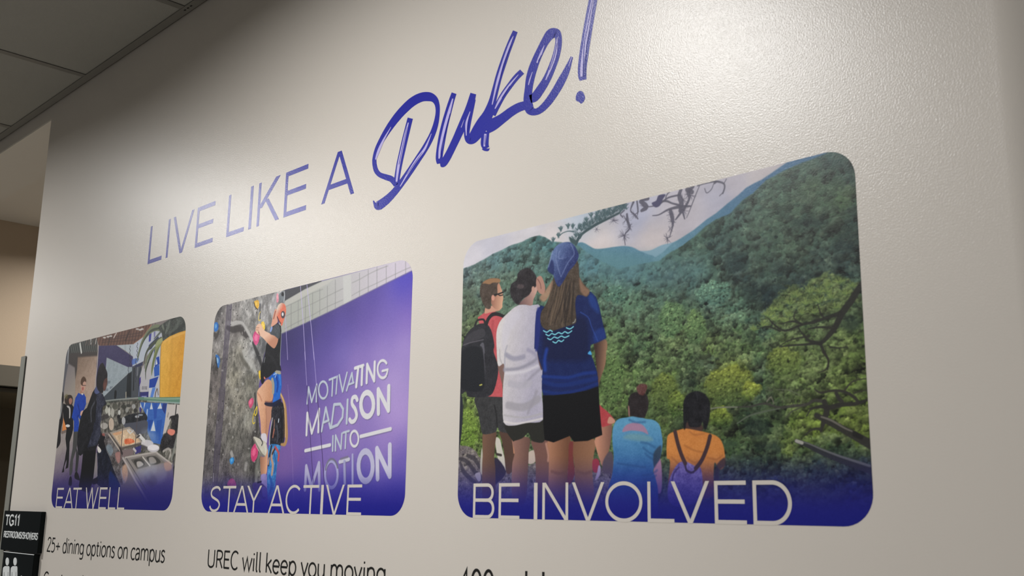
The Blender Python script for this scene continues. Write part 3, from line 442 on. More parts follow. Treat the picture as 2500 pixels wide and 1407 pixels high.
    stroke([(374, 825), (370, 968)], 3.4, g1); stroke([(398, 965), (400, 818), (452, 950), (462, 800)], 3.4, g1); stroke([(474, 792), (532, 774)], 3.2, g1); stroke([(502, 788), (494, 942)], 3.4, g1); ring(584, 850, 40, 76, 3.8, W); stroke([(102, 968), (345, 912)], 5, W); stroke([(646, 828), (940, 754)], 5.6, W)
    g2 = (158, 156, 196)
    stroke([(100, 1350), (112, 1120), (162, 1330), (236, 1090), (240, 1350)], 6, (170, 168, 196)); ring(358, 1200, 62, 132, 5, g2); t = np.linspace(.4, 2.9, 14); c.line(S(*zip(362 + 62 * np.cos(t), 1186 - 136 * np.sin(t))), 4, (98, 98, 112), 1.5, .8)
    stroke([(440, 1078), (530, 1052)], 5.4, (188, 188, 200)); c.line(S((450, 1050), (520, 1028)), 4, (110, 108, 116), 1.5, .7); stroke([(486, 1075), (490, 1290)], 5.4, (150, 150, 186)); stroke([(566, 1010), (566, 1290)], 4.6, g2); ring(694, 1120, 70, 146, 9, (178, 176, 200)); stroke([(812, 1240), (806, 950), (930, 1215), (932, 916)], 9, (192, 190, 208))
    # hanging ropes
    lc = (176, 164, 208)
    c.line(R((345, 430), (380, 900), (410, 1400)), 1.5, lc, .8, .9); c.line(R((430, 410), (478, 880), (526, 1400)), 1.5, lc, .8, .9); c.line(R((145, 830), (160, 1100), (176, 1400)), 1.4, lc, .8, .8)
    c.line(S((97, 0), (118, 330)), 1.3, lc, .8, .8); c.line(S((118, 330), (150, 820), (182, 1300)), 1.5, (56, 40, 88), .8, .9); c.line(S((185, 0), (212, 330)), 1.3, lc, .8, .8); c.line(S((212, 330), (255, 820), (292, 1330)), 1.7, (56, 38, 84), .8, .9)
    c.line(Q((935, 0), (960, 330), (985, 820), (1000, 1250)), 1.1, (150, 128, 178), .8, .55)
    c.overlay_base(.19, .02, (26, 24, 124), 1.0, .95); c.overlay_base(.07, .0, (16, 18, 122), 1.0, .7)
    c.img += (c.grain * 4)[..., None]
    return c
def paint_panel_2():
    """wide landscape print: people on a rock looking over wooded hills"""
    c = Canvas(2, 1000, 7); rng = c.rng
    A = crop(1110, 560, 4.69); B = crop(1110, 840, 4.1375); Cc = crop(1440, 900, 4.1375)
    Dd = crop(1800, 860, 4.137); E = crop(1760, 560, 4.139); F = crop(1300, 380, 4.464)
    # sky
    c.img[:] = c.field([(1150, 640, (196, 192, 200)), (1200, 600, (186, 184, 196)), (1300, 560, (196, 192, 198)), (1420, 530, (176, 186, 200)),
                        (1340, 590, (205, 197, 198)), (1470, 600, (204, 194, 194)), (1600, 590, (198, 188, 190)), (1560, 530, (176, 178, 200)),
                        (1680, 520, (186, 180, 190)), (1750, 480, (176, 174, 192)), (1800, 440, (186, 180, 192)), (1860, 420, (196, 188, 192)), (1960, 400, (190, 184, 194))], warp=20)
    c.img += (fbm(c.H, c.W, 90, rng, 4, cell_y=50) * 14)[..., None]
    # distant ridges
    c.poly(F((1150, 1045), (1280, 1035), (1400, 980), (1500, 955), (1640, 930), (1600, 1130), (1330, 1130), (1150, 1100)), (128, 164, 184), 2)
    c.poly(F((300, 1000), (500, 950), (560, 952), (620, 985), (680, 1015), (760, 1015), (900, 995), (1000, 986), (1090, 1000), (1170, 1040), (1260, 1078), (1340, 1112),
             (1500, 1300), (900, 1500), (200, 1500)), (86, 132, 152), 2, noise=8, grad=((1520, 600), (84, 132, 156), (1500, 680), (84, 126, 128)))
    c.poly(F((1310, 1130), (1420, 1055), (1520, 960), (1620, 900), (1760, 810), (1900, 695), (2000, 630), (2130, 520), (2250, 425), (2330, 350), (2420, 300), (2500, 262),
             (2600, 195), (2700, 125), (2780, 70), (2900, 0), (3600, -300), (3900, -100), (3700, 700), (1500, 1500)), (70, 116, 150), 2, sm=False, noise=7,
           grad=((1640, 640), (96, 142, 160), (1840, 450), (72, 114, 150)))
    # forest colour field
    fc = c.field([(1140, 670, (98, 126, 128)), (1200, 640, (92, 130, 132)), (1250, 610, (84, 128, 128)), (1330, 590, (70, 124, 130)), (1300, 640, (86, 126, 118)), (1450, 640, (84, 134, 146)),
                  (1540, 660, (80, 126, 130)), (1180, 690, (96, 122, 108)), (1250, 690, (98, 130, 108)), (1150, 740, (92, 112, 90)), (1150, 800, (104, 124, 80)), (1140, 860, (112, 138, 70)),
                  (1500, 690, (84, 124, 116)), (1500, 740, (92, 126, 104)), (1560, 760, (96, 134, 104)), (1600, 680, (80, 122, 116)), (1500, 800, (100, 134, 84)),
                  (1800, 520, (84, 118, 108)), (1850, 470, (86, 118, 104)), (1900, 440, (84, 118, 98)), (1960, 410, (78, 108, 92)), (2030, 390, (66, 98, 92)), (2070, 420, (64, 92, 84)), (2060, 480, (92, 124, 84)),
                  (1980, 470, (88, 118, 88)), (2080, 560, (62, 86, 76)), (2000, 540, (74, 102, 84)), (1760, 600, (70, 104, 96)), (1850, 560, (88, 118, 98)), (1800, 650, (62, 86, 84)), (1900, 640, (76, 106, 92)),
                  (1700, 640, (82, 116, 104)), (1940, 600, (88, 116, 92)), (2000, 620, (66, 92, 82)), (1700, 690, (70, 104, 98)), (1640, 680, (82, 118, 110)), (1950, 690, (52, 76, 76)), (1870, 720, (46, 70, 74)),
                  (2060, 640, (62, 88, 84)), (1640, 720, (88, 124, 106)), (1740, 730, (106, 150, 128)), (1800, 760, (98, 142, 114)), (1700, 790, (100, 138, 96)), (1860, 790, (80, 116, 96)),
                  (1560, 830, (98, 136, 84)), (1650, 830, (118, 146, 78)), (1740, 850, (128, 158, 78)), (1820, 850, (104, 138, 72)), (1700, 900, (96, 128, 78)), (1600, 900, (106, 140, 70)),
                  (1500, 860, (104, 142, 72)), (1520, 930, (108, 142, 62)), (1500, 990, (98, 132, 56)), (1560, 980, (80, 108, 56)), (1480, 900, (112, 150, 60)), (1640, 950, (116, 144, 44)), (1630, 1010, (98, 126, 46)),
                  (1690, 950, (70, 98, 66)), (1680, 1060, (56, 80, 50)), (1730, 900, (96, 124, 84)), (1740, 940, (130, 152, 50)), (1790, 915, (150, 170, 46)), (1800, 960, (70, 96, 52)), (1750, 1010, (106, 130, 46)), (1800, 1020, (58, 82, 48)),
                  (1850, 900, (92, 126, 86)), (1850, 960, (64, 94, 70)), (1920, 880, (126, 152, 54)), (1900, 930, (110, 138, 62)), (1980, 900, (122, 150, 70)), (2080, 880, (118, 148, 56)), (2060, 940, (122, 150, 58)),
                  (1830, 1010, (48, 70, 50)), (1900, 1000, (62, 88, 50)), (1890, 1050, (70, 100, 50)), (1960, 1030, (134, 162, 48)), (2000, 1050, (140, 168, 48)), (2080, 1010, (122, 148, 40)), (2090, 1050, (118, 142, 40)),
                  (1930, 1090, (122, 152, 44)), (1870, 1100, (70, 98, 56)), (1980, 1110, (96, 124, 54)), (2060, 1110, (60, 86, 56)), (1790, 1090, (76, 104, 54)), (1820, 1140, (50, 74, 62)), (1900, 1140, (56, 82, 62)),
                  (2000, 1160, (48, 72, 70)), (2090, 1170, (40, 62, 74)), (1780, 1190, (44, 60, 84)), (1900, 1200, (38, 54, 86)), (2080, 1230, (26, 38, 100)), (1900, 1270, (24, 34, 110)),
                  (1145, 990, (122, 150, 48)), (1150, 1060, (126, 158, 50)), (1135, 1020, (70, 92, 50)), (1190, 960, (80, 104, 60)), (1120, 960, (98, 124, 60))], warp=26)
    hill = c.mask(np.concatenate([A((60, 470), (120, 445), (220, 410), (330, 350), (430, 290), (540, 240), (650, 185), (770, 148), (860, 102), (970, 72), (1040, 98), (1110, 140), (1200, 150), (1400, 180), (1480, 240), (1600, 330), (1876, 460)),
                                  F((1100, 1200), (1380, 1150), (1500, 1060), (1640, 985), (1750, 900), (1880, 780), (2000, 700), (2150, 640), (2300, 480), (2400, 420), (2549, 275), (2640, 225), (2731, 172), (2840, 125), (2944, 78), (3070, 35), (3187, -15), (3500, -200), (3900, -250), (4000, 4200), (-1500, 4200))]), 3, sm=False)
    base = fc * (0.88 + 0.28 * fbm(c.H, c.W, 26, rng, 4)[..., None])
    c.img += (base - c.img) * hill[..., None]
    far = hill.copy(); yy = np.arange(c.H)[:, None] / c.H; xx = np.arange(c.W)[None, :] / c.W
    near = hill * np.clip((yy - (0.42 - 0.25 * xx)) * 6, 0, 1)
    g = fc.mean(-1, keepdims=True); fc = g + (fc - g) * .74 - 3
    depth = np.clip(yy * 1.2 + .1, 0, 1) * np.ones((1, c.W))
    c.clumps(1300, 19, fc, far, amp=1.0, jitter=9, gain=.86, big=True)
    c.clumps(900, 30, fc, near, amp=1.05, jitter=14, gain=.84, big=True, squash=.9)
    c.clumps(2200, 12, fc * 1.06, far, amp=.75, jitter=8, keep=.7, gain=1.04, big=True)
    c.clumps(4000, 8, fc * 1.0, far, amp=.45, jitter=9, keep=.8, gain=1.03)
    c.clumps(3000, 9, fc * 1.05, near, amp=.55, jitter=14, keep=.75, gain=1.03)
    c.clumps(5200, 4.6, fc * 1.08, far, amp=.32, jitter=10, keep=.82, gain=1.03)
    c.clumps(4200, 4.6, fc * 1.10, near, amp=.42, jitter=16, keep=.8, gain=1.03)
    gap = np.clip(c.mid * 2.2 - .55, 0, 1) * hill * np.clip(yy * 2.2, 0.25, 1); c.img *= (1 - .42 * gap)[..., None]
    c.img += (fc * .97 - c.img) * (hill * np.clip(.42 - yy * 1.0, 0, .45))[..., None]
    # valley haze where the slopes meet
    c.ell(1600, 660, 130, 42, (92, 138, 148), 26, .35); c.ell(1470, 650, 110, 30, (86, 134, 144), 22, .4)
    # bright round crowns
    def crown(x, y, rx, ry, top, low, n=170, r=5):
        a = c.mask(np.stack([x + rx * np.cos(np.linspace(0, 6.2, 20)), y + ry * np.sin(np.linspace(0, 6.2, 20))], 1), 11); a = np.clip(a * 1.5 - .25 + c.mid * 1.0 * (a > .02), 0, 1)
        t = c.T([(x, y - ry), (x, y + ry)]); v = np.clip((np.arange(c.H) - t[0, 1]) / (t[1, 1] - t[0, 1]), 0, 1)[:, None, None]
        f = np.array(top, np.float32) * (1 - v) + np.array(low, np.float32) * v + np.zeros((c.H, c.W, 1), np.float32)
        c.img += (f * .85 - c.img) * a[..., None] * .8
        c.clumps(n, r, f, a, amp=.6, jitter=14, keep=.3)
    crown(1785, 945, 60, 52, (156, 168, 52), (66, 90, 50), 420)
    crown(1835, 955, 22, 20, (164, 176, 50), (100, 124, 46))
    crown(1760, 1022, 30, 24, (148, 166, 44), (60, 86, 44))
    crown(1622, 965, 34, 50, (122, 140, 54), (66, 88, 48), 300)
    crown(1655, 990, 22, 34, (126, 146, 48), (64, 92, 46))
    crown(1912, 885, 40, 34, (136, 154, 62), (88, 112, 54), 240)
    crown(1496, 930, 30, 60, (104, 138, 72), (88, 116, 60), 300)
    crown(1140, 1050, 26, 52, (140, 172, 56), (100, 134, 40), 260)
    crown(1640, 780, 30, 44, (112, 150, 96), (90, 126, 80), 260)
    crown(1700, 800, 26, 40, (118, 152, 88), (88, 120, 74), 220)
    crown(1745, 715, 46, 26, (116, 162, 134), (84, 124, 108), 260)
    crown(1500, 720, 26, 20, (98, 142, 122), (78, 118, 98), 120)
    for (x, y, rx, ry) in [(1870, 715, 60, 22), (1800, 640, 30, 22), (1975, 545, 42, 12), (2060, 600, 24, 16), (2075, 790, 26, 20), (1850, 1045, 34, 22), (1700, 1010, 18, 30), (1880, 1090, 34, 12), (1680, 1090, 16, 40), (1780, 1085, 22, 12)]:
        c.ell(x, y, rx, ry, (30, 48, 50), 9, .42)
    # needles of the pine on the right
    pa = c.mask(E((430, 900), (560, 700), (700, 590), (860, 570), (960, 490), (1150, 440), (1330, 540), (1400, 620), (1340, 760), (1150, 830), (950, 900), (700, 980), (480, 1000)), 14); pa = np.clip(pa * 1.5 - .25 + c.mid * 1.1 * (pa > .02), 0, 1)
    c.clumps(700, 9, np.zeros((c.H, c.W, 3), np.float32) + np.array([98, 118, 68], np.float32), pa, amp=.7, jitter=14, keep=.35, big=True); c.clumps(900, 4, np.zeros((c.H, c.W, 3), np.float32) + np.array([110, 128, 76], np.float32), pa, amp=.5, jitter=16, keep=.5)
    def tuft(x, y, r, n, col, w=.9, a0=0, a1=6.283, al=.8):
        for t in rng.uniform(a0, a1, n):
            rr = r * rng.uniform(.6, 1.1); k = rng.uniform(.85, 1.2)
            c.line([(x, y), (x + rr * math.cos(t), y - rr * math.sin(t))], [w, w * .5], np.array(col) * k, .7, al, sm=False)
    for (x, y, r) in [(1200, 520, 70), (1080, 560, 80), (1000, 620, 70), (900, 620, 80), (760, 660, 80), (700, 740, 80), (860, 740, 90), (1000, 720, 90), (1120, 680, 80), (1260, 640, 80), (600, 800, 80), (480, 860, 80),
                      (560, 900, 80), (420, 960, 70), (700, 860, 80), (820, 840, 80), (950, 830, 80), (1160, 780, 80), (340, 1000, 60), (1330, 560, 60), (650, 920, 70), (1080, 620, 70), (520, 800, 60)]:
        px, py = E((x, y))[0]
        tuft(px, py + 5, r / 4.14 * .95, 30, (126, 148, 72), 1.1, .2, 2.94)
        tuft(px, py + 7, r / 4.14 * .75, 12, (82, 108, 60), 1.0, 0, 3.14)
    dk = (44, 44, 40)
    for pts, w in [(((1425, 540), (1380, 620), (1320, 720), (1225, 850), (1150, 1000), (1060, 1110), (1000, 1160)), [9, 15, 17, 17, 14, 11, 8]),
                   (((1210, 850), (1100, 885), (950, 935), (820, 965), (650, 1025), (540, 965), (480, 900)), [12, 8, 7, 6, 5, 4, 2]),
                   (((820, 960), (720, 930), (610, 960)), [5, 4, 2]), (((600, 1030), (480, 985), (370, 1005)), [4, 3, 1.5]),
                   (((1010, 1155), (900, 1130), (820, 1050), (780, 990)), [9, 7, 4, 3]), (((1000, 1150), (850, 1165), (700, 1175), (590, 1190)), [7, 5, 4, 2]),
                   (((1000, 1150), (1050, 1250), (1090, 1330), (1080, 1420)), [8, 6, 4, 3]), (((1150, 1000), (1000, 990), (880, 1010)), [7, 5, 3]),
                   (((760, 820), (740, 900), (820, 960)), [3, 3, 4]), (((980, 760), (1010, 850), (1040, 890)), [2, 4, 4]), (((900, 1080), (700, 1120), (600, 1180)), [4, 3, 1.5]),
                   (((1100, 1190), (1200, 1200), (1280, 1190)), [4, 3, 2])]:
        c.line(E(*pts), w, dk, 1.0, .95)
    for _ in range(70):
        x, y = rng.uniform(560, 1200), rng.uniform(840, 1200); t = rng.uniform(2.4, 3.9)
        px = E((x, y), (x + 50 * math.cos(t), y - 30 * math.sin(t))); c.line(px, 1.6, (56, 58, 44), .8, .55, sm=False)
    # bare branches
    for pts, w, col in [(((0, 555), (130, 550), (280, 520), (420, 560), (560, 545), (700, 530), (780, 488), (880, 500)), [2.5, 4, 5, 6, 7, 7, 7, 9], (62, 60, 56)),
                        (((-600, 575), (-400, 590), (-180, 560), (0, 556)), [1, 2, 3, 3], (120, 122, 108)),
                        (((880, 500), (905, 590), (880, 680), (845, 800)), [12, 15, 14, 6], (48, 46, 44)), (((730, 575), (850, 550), (930, 562), (1060, 530), (1200, 522), (1310, 485)), [4, 9, 12, 11, 9, 5], (46, 44, 42)),
                        (((780, 370), (840, 410), (960, 390), (1080, 400), (1180, 455), (1225, 510)), [3, 5, 6, 7, 8, 8], (50, 48, 44)), (((1000, 415), (1030, 470), (1060, 500)), [9, 10, 9], (50, 48, 46)),
                        (((1090, 380), (1150, 310), (1220, 280), (1310, 268)), [5, 4, 3, 3], (56, 54, 46)), (((1180, 415), (1250, 395), (1320, 385)), [4, 3, 3], (56, 54, 46)),
                        (((800, 640), (900, 690), (1050, 770), (1180, 840), (1350, 935)), [13, 16, 17, 20, 22], (50, 48, 46)), (((850, 655), (950, 690), (1080, 765), (1160, 800)), [4, 5, 4, 3], (112, 108, 100)),
                        (((690, 835), (760, 782), (840, 775)), [3, 5, 6], (52, 52, 46)), (((595, 900), (700, 935), (850, 1005), (1050, 1085), (1360, 1190)), [9, 12, 15, 17, 20], (46, 47, 52)),
                        (((600, 893), (720, 925), (860, 985), (1060, 1060), (1340, 1150)), [3, 3, 4, 5, 6], (104, 106, 106)), (((598, 898), (655, 918)), [8, 8], (168, 166, 158)),
                        (((0, 722), (120, 645), (280, 600), (430, 570)), [3, 4, 4, 3], (88, 98, 82)), (((870, 0), (920, 80), (902, 170), (830, 205)), [7, 5, 4, 2], (48, 46, 40)),
                        (((700, 650), (735, 590), (760, 570)), [3, 4, 3], (52, 50, 46)), (((480, 690), (540, 610), (620, 570)), [2, 3, 3], (70, 72, 60)), (((300, 500), (340, 455), (370, 520)), [3, 3, 2], (120, 116, 104)),
                        (((390, 380), (520, 385), (640, 440)), [1.5, 2, 1.5], (104, 110, 90)), (((1190, 830), (1250, 860)), [14, 12], (34, 32, 32))]:
        c.line(Dd(*pts), w, col, .9, .95)
    for _ in range(46):
        x, y = rng.uniform(60, 700), rng.uniform(380, 560); t = rng.uniform(0, 3.1)
        c.line(Dd((x, y), (x + 60 * math.cos(t), y - 50 * math.sin(t))), 1.4, (104, 106, 88), .8, .5, sm=False)
    # hanging pine bough against the sky
    tq = (74, 98, 104)
    c.poly(F((420, 940), (400, 890), (450, 905), (465, 860), (440, 820), (520, 800), (570, 830), (640, 800), (760, 725), (860, 680), (960, 630), (1010, 590), (1010, 525), (850, 560), (740, 595), (700, 650), (600, 720), (560, 800), (500, 790), (470, 960)), (76, 98, 104), 5, .55, noise=30)
    c.line(F((475, 965), (510, 890), (560, 840), (680, 760), (800, 700), (950, 625)), [7, 8, 6, 6, 5, 4], (58, 78, 84), 1.2)
    for x, y in [(390, 770), (440, 770), (515, 770), (590, 700), (640, 650), (700, 640), (720, 600), (780, 590), (840, 580), (310, 800), (285, 870), (225, 920), (560, 760)]:
        px, py = F((x, y + 20))[0]; tuft(px, py, 11, 18, tq, 1.6, .9, 2.3, .9); c.line([(px, py), (px, py - 9)], 5, tq, 2, .7, sm=False)
    for k in range(90):
        u_ = rng.random(); bx, by = np.interp(u_, [0, .15, .4, .7, 1], [480, 560, 720, 880, 1040]), np.interp(u_, [0, .15, .4, .7, 1], [930, 820, 730, 660, 580])
        px, py = F((bx + rng.normal(0, 22), by - rng.uniform(0, 90 * (1 - abs(u_ - .6)))))[0]; tuft(px, py, 9, 8, (66, 88, 94), 1.5, .7, 2.5, .75)
    c.line(F((300, 870), (330, 845), (390, 825), (450, 830)), [3, 2, 2, 3], tq, 1)
    c.poly(F((400, 890), (430, 900), (480, 930), (470, 970), (420, 945)), (60, 82, 86), 1.5)
    pu = (84, 82, 98)
    for pts, w in [(((1000, 600), (960, 640), (985, 670)), 3), (((1030, 640), (1040, 720), (1060, 790), (1005, 870), (1012, 975)), [5, 6, 5, 3, 2]), (((1100, 510), (1070, 600), (1120, 650), (1150, 690)), [6, 3, 4, 3]),
                   (((1140, 500), (1150, 590), (1145, 650)), [4, 4, 2]), (((1180, 500), (1240, 560), (1190, 600)), [9, 12, 7]), (((1200, 480), (1260, 470)), 8), (((1260, 560), (1330, 550)), 2.5),
                   (((1340, 520), (1450, 495), (1520, 520), (1600, 540)), [4, 5, 4, 5]), (((1400, 520), (1480, 460), (1600, 430)), [4, 4, 4]), (((1310, 655), (1380, 645), (1480, 590), (1600, 560), (1720, 552)), [2, 3, 5, 7, 4]),
                   (((1620, 370), (1600, 440), (1625, 520), (1610, 600)), [8, 10, 12, 9]), (((1750, 340), (1700, 400), (1710, 470), (1650, 590)), [8, 10, 6, 7]), (((1690, 370), (1740, 400)), [12, 10]),
                   (((1505, 600), (1525, 680), (1530, 760), (1495, 890)), [8, 10, 5, 2]), (((1820, 330), (1760, 480), (1710, 610), (1680, 680)), [2, 2.5, 2, 1.5]), (((1640, 590), (1590, 660), (1560, 700)), [7, 5, 3]), (((1640, 620), (1660, 690)), [5, 3]),
                   (((1560, 350), (1470, 420), (1450, 490)), [3, 3, 3]), (((1800, 330), (1880, 305), (1990, 282), (2080, 302), (2095, 350), (2075, 412)), [3, 3, 5, 4, 4, 4]), (((1878, 360), (1900, 408), (1950, 370), (1975, 310)), 2), (((2040, 440), (2075, 405)), 2), (((2090, 300), (2115, 255)), 2), (((2000, 290), (1985, 300)), 5)]:
        c.line(F(*pts), np.array(w) if not np.isscalar(w) else w, pu, 1.0, .88)
    c.poly(F((1300, 520), (1350, 490), (1375, 435), (1450, 425), (1420, 480), (1390, 545), (1340, 565)), (74, 72, 104), 1.5)
    for x, y, r, n in [(1000, 875, 16, 22), (1050, 780, 12, 22), (885, 710, 13, 22), (1112, 645, 14, 18), (1470, 905, 14, 22), (1500, 640, 12, 16), (1520, 720, 12, 18), (1220, 550, 12, 16), (1020, 700, 14, 20), (700, 800, 9, 10), (1640, 480, 16, 24), (1720, 430, 14, 20), (1650, 600, 14, 16), (1500, 800, 10, 10)]:
        px, py = F((x, y))[0]; tuft(px, py, r, n, pu, 1.1, al=.7)
    # rocks bottom left
    rock = np.concatenate([B((20, 1060), (70, 1030), (150, 1040), (220, 1090), (260, 1150), (420, 1180), (470, 1250), (560, 1300), (700, 1250), (960, 1180), (1400, 1300), (1600, 1180), (1600, 1800), (0, 1800))])
    c.poly(rock, (112, 104, 104), 2, noise=40)
    m = c.mask(rock, 2); c.clumps(500, 8, np.zeros((c.H, c.W, 3), np.float32) + np.array([120, 112, 110], np.float32), m, amp=.5, jitter=20)
    for pts in [((40, 1160), (110, 1180), (190, 1270), (260, 1380)), ((130, 1130), (200, 1160), (250, 1240)), ((60, 1200), (90, 1290), (200, 1400)), ((230, 1300), (300, 1390))]:
        c.line(B(*pts), [6, 10, 8], (58, 54, 62), 1.6, .8)
    c.poly(B((265, 1120), (280, 1060), (290, 1300), (260, 1290)), (176, 170, 158), 1.5)
    c.poly(B((410, 965), (455, 960), (480, 1060), (525, 1250), (480, 1290), (440, 1180)), (196, 190, 178), 1.2); c.line(B((425, 1115), (470, 1125)), 5, (60, 54, 50), 1)
    c.poly(B((410, 1150), (520, 1290), (440, 1400), (400, 1400)), (48, 42, 62), 2); c.poly(B((205, 1320), (255, 1300), (265, 1370), (240, 1390)), (168, 160, 170), 1.5)
    c.poly(B((745, 1100), (810, 1080), (815, 1190), (745, 1210)), (190, 172, 160), 1.5)
    c.poly(B((20, 480), (65, 500), (85, 640), (70, 900), (40, 1100), (20, 1100)), (40, 42, 52), 1.5)
    # person in coral shirt with dark backpack
    sk = (186, 138, 112)
    c.poly(B((290, 895), (415, 880), (412, 1000), (400, 1150), (412, 1280), (400, 1600), (290, 1600), (278, 1280), (285, 1100)), sk, 1.2, grad=(B((285, 1100))[0], (116, 84, 66), B((415, 1120))[0], (92, 66, 54)))
    c.poly(B((455, 880), (560, 880), (590, 1000), (606, 1100), (590, 1250), (560, 1310), (520, 1290), (500, 1100), (478, 980)), (84, 60, 50), 1.2); c.line(B((575, 920), (596, 1010), (602, 1100)), [4, 6, 4], (206, 140, 104), 1.5, .9)
    c.poly(B((212, 530), (495, 530), (485, 700), (520, 800), (565, 890), (560, 905), (460, 885), (432, 838), (412, 892), (290, 912), (262, 830), (240, 700)), (54, 54, 56), 1.2, noise=10); c.line(B((400, 620), (420, 700), (430, 840)), 3, (34, 34, 36), 1.5)
    c.poly(np.concatenate([A((265, 1010), (350, 950), (440, 935), (570, 985), (530, 1080), (495, 1200), (480, 1320)), B((430, 200), (478, 300), (488, 538), (340, 532), (330, 300)), A((380, 1300), (300, 1150))]), (190, 78, 84), 1.2, sm=False, noise=8)
    c.line(A((440, 1060), (430, 1200), (450, 1380)), 7, (156, 58, 66), 4, .5)
    c.poly(A((360, 890), (440, 880), (520, 925), (470, 940), (400, 955), (345, 965)), (196, 142, 118), 1.2)
    c.poly(A((430, 640), (500, 610), (535, 680), (552, 740), (556, 800), (548, 850), (545, 895), (510, 925), (455, 905), (420, 850), (420, 760)), (176, 122, 98), 1.2, grad=(A((430, 750))[0], (150, 100, 82), A((555, 750))[0], (206, 156, 124)))
    c.poly(A((290, 720), (300, 640), (340, 595), (420, 562), (510, 568), (520, 600), (490, 640), (490, 740), (466, 770), (430, 760), (418, 830), (410, 908), (360, 905), (320, 840), (298, 770)), (74, 62, 54), 1.3, noise=14)
    c.poly(A((320, 620), (350, 588), (420, 562), (512, 568), (522, 604), (500, 612), (440, 612), (400, 630), (350, 622)), (158, 116, 78), 2, .85)
    c.line(A((455, 752), (500, 742), (555, 722)), 3, (36, 34, 36), .8); c.line(A((500, 745), (520, 760), (555, 752)), 2.2, (44, 38, 38), .7); c.ell(*A((440, 785))[0], 4, 7, (200, 140, 120), 1.2)
    pack = np.concatenate([A((74, 1390), (110, 1250), (170, 1160), (260, 1092), (350, 1080), (400, 1120), (432, 1200), (455, 1330)), B((395, 80), (442, 250), (405, 450), (345, 528), (200, 540), (135, 530), (112, 480), (55, 486), (60, 100))])
    c.poly(pack, (42, 42, 48), 1.2, noise=8)
    c.poly(A((110, 1270), (200, 1180), (330, 1140), (340, 1230), (200, 1290), (110, 1340)), (66, 64, 70), 2, .7)
    c.line(A((95, 1330), (180, 1300), (330, 1265)), 2, (96, 92, 100), 1, .8); c.poly(np.concatenate([A((290, 1330), (330, 1300), (345, 1400)), B((300, 120), (310, 300), (285, 60))]), (98, 96, 106), 1.5, .8)
    c.poly(B((75, 80), (260, 40), (300, 300), (280, 470), (110, 470), (62, 400)), (28, 30, 36), 2, .9); c.line(B((255, 418), (275, 412)), 3, (170, 165, 70), .8)
    c.line(A((365, 1085), (385, 1030), (430, 980), (490, 972), (565, 1000)), [9, 9, 8, 7, 6], (38, 37, 40), 1); c.line(A((235, 1100), (262, 1045), (330, 1035), (350, 1080)), [6, 4, 4, 6], (40, 38, 42), 1)
    # person in white shirt, hair in a bun
    c.poly(B((590, 960), (755, 950), (748, 1100), (742, 1250), (712, 1600), (590, 1600), (580, 1250), (606, 1100)), (130, 94, 82), 1.3, grad=(B((590, 1100))[0], (150, 108, 94), B((750, 1100))[0], (104, 74, 66)))
    c.poly(B((778, 975), (945, 975), (962, 1100), (955, 1250), (965, 1600), (832, 1600), (820, 1250), (808, 1100)), (116, 80, 72), 1.3); c.line(B((925, 1010), (948, 1120), (945, 1180)), 6, (190, 138, 116), 2.5, .8)
    c.poly(B((505, 815), (720, 795), (892, 770), (908, 982), (800, 988), (772, 958), (742, 900), (690, 950), (612, 978), (580, 972)), (40, 40, 36), 1.3)
    c.poly(B((438, 215), (502, 205), (512, 270), (492, 425), (462, 335)), (122, 92, 84), 1.3)
    sh = np.concatenate([A((478, 1200), (500, 1100), (540, 1030), (620, 950), (700, 885), (780, 862), (900, 868), (975, 880), (990, 1100), (980, 1380)), B((860, 200), (888, 262), (890, 400), (882, 520), (892, 768), (720, 798), (600, 826), (500, 800), (485, 600), (490, 420), (503, 280), (495, 200), (440, 222), (425, 60))])
    c.poly(sh, (188, 184, 194), 1.2, noise=6, grad=(A((480, 1300))[0], (206, 200, 198), A((930, 1300))[0], (170, 165, 184)))
    c.poly(A((540, 1180), (600, 1000), (720, 920), (760, 1000), (650, 1150), (560, 1400)), (196, 192, 206), 8, .5)
    for pts, w, col in [(((520, 110), (600, 150), (700, 130)), 10, (140, 138, 158)), (((500, 260), (640, 250), (780, 190), (850, 130)), 7, (136, 134, 150)), (((520, 300), (700, 280), (860, 210)), 6, (206, 202, 210)),
                        (((700, 420), (780, 330), (870, 250)), 6, (146, 142, 158)), (((740, 60), (820, 110), (860, 200)), 8, (146, 142, 166)), (((560, 400), (660, 420), (760, 400)), 14, (172, 168, 180)), (((540, 620), (700, 640), (840, 560)), 16, (152, 148, 156)),
                        (((740, 700), (800, 560), (830, 480)), 7, (150, 146, 158)), (((500, 720), (700, 745), (880, 705)), 4, (172, 168, 172)), (((498, 785), (640, 805), (885, 755)), 4, (214, 208, 206)), (((455, 60), (460, 150), (480, 200)), 3, (168, 162, 166)), (((505, 280), (510, 100), (530, 20)), 4, (160, 158, 172))]:
        c.line(B(*pts), w, col, 4 if w > 4 else 1.6, .75)
    c.poly(A((735, 860), (790, 800), (870, 720), (920, 640), (950, 690), (905, 800), (885, 872), (800, 862)), (160, 122, 112), 1.3, grad=(A((750, 850))[0], (110, 80, 80), A((920, 700))[0], (190, 150, 136)))
    c.poly(A((636, 720), (650, 630), (712, 580), (722, 510), (770, 462), (840, 445), (905, 490), (945, 570), (935, 650), (890, 690), (850, 755), (780, 800), (735, 862), (690, 842), (650, 780)), (44, 40, 44), 1.8, noise=16)
    c.ell(*A((755, 655))[0], 9, 6, (106, 90, 92), 3, .5); c.ell(*A((900, 690))[0], 4, 8, (186, 142, 126), 1.5)
    for k in range(7): c.line(A((745 + k * 24, 480 - 8 * (k % 3)), (755 + k * 26, 430 - 6 * (k % 2))), 1.4, (60, 56, 60), 1, .8, sm=False)
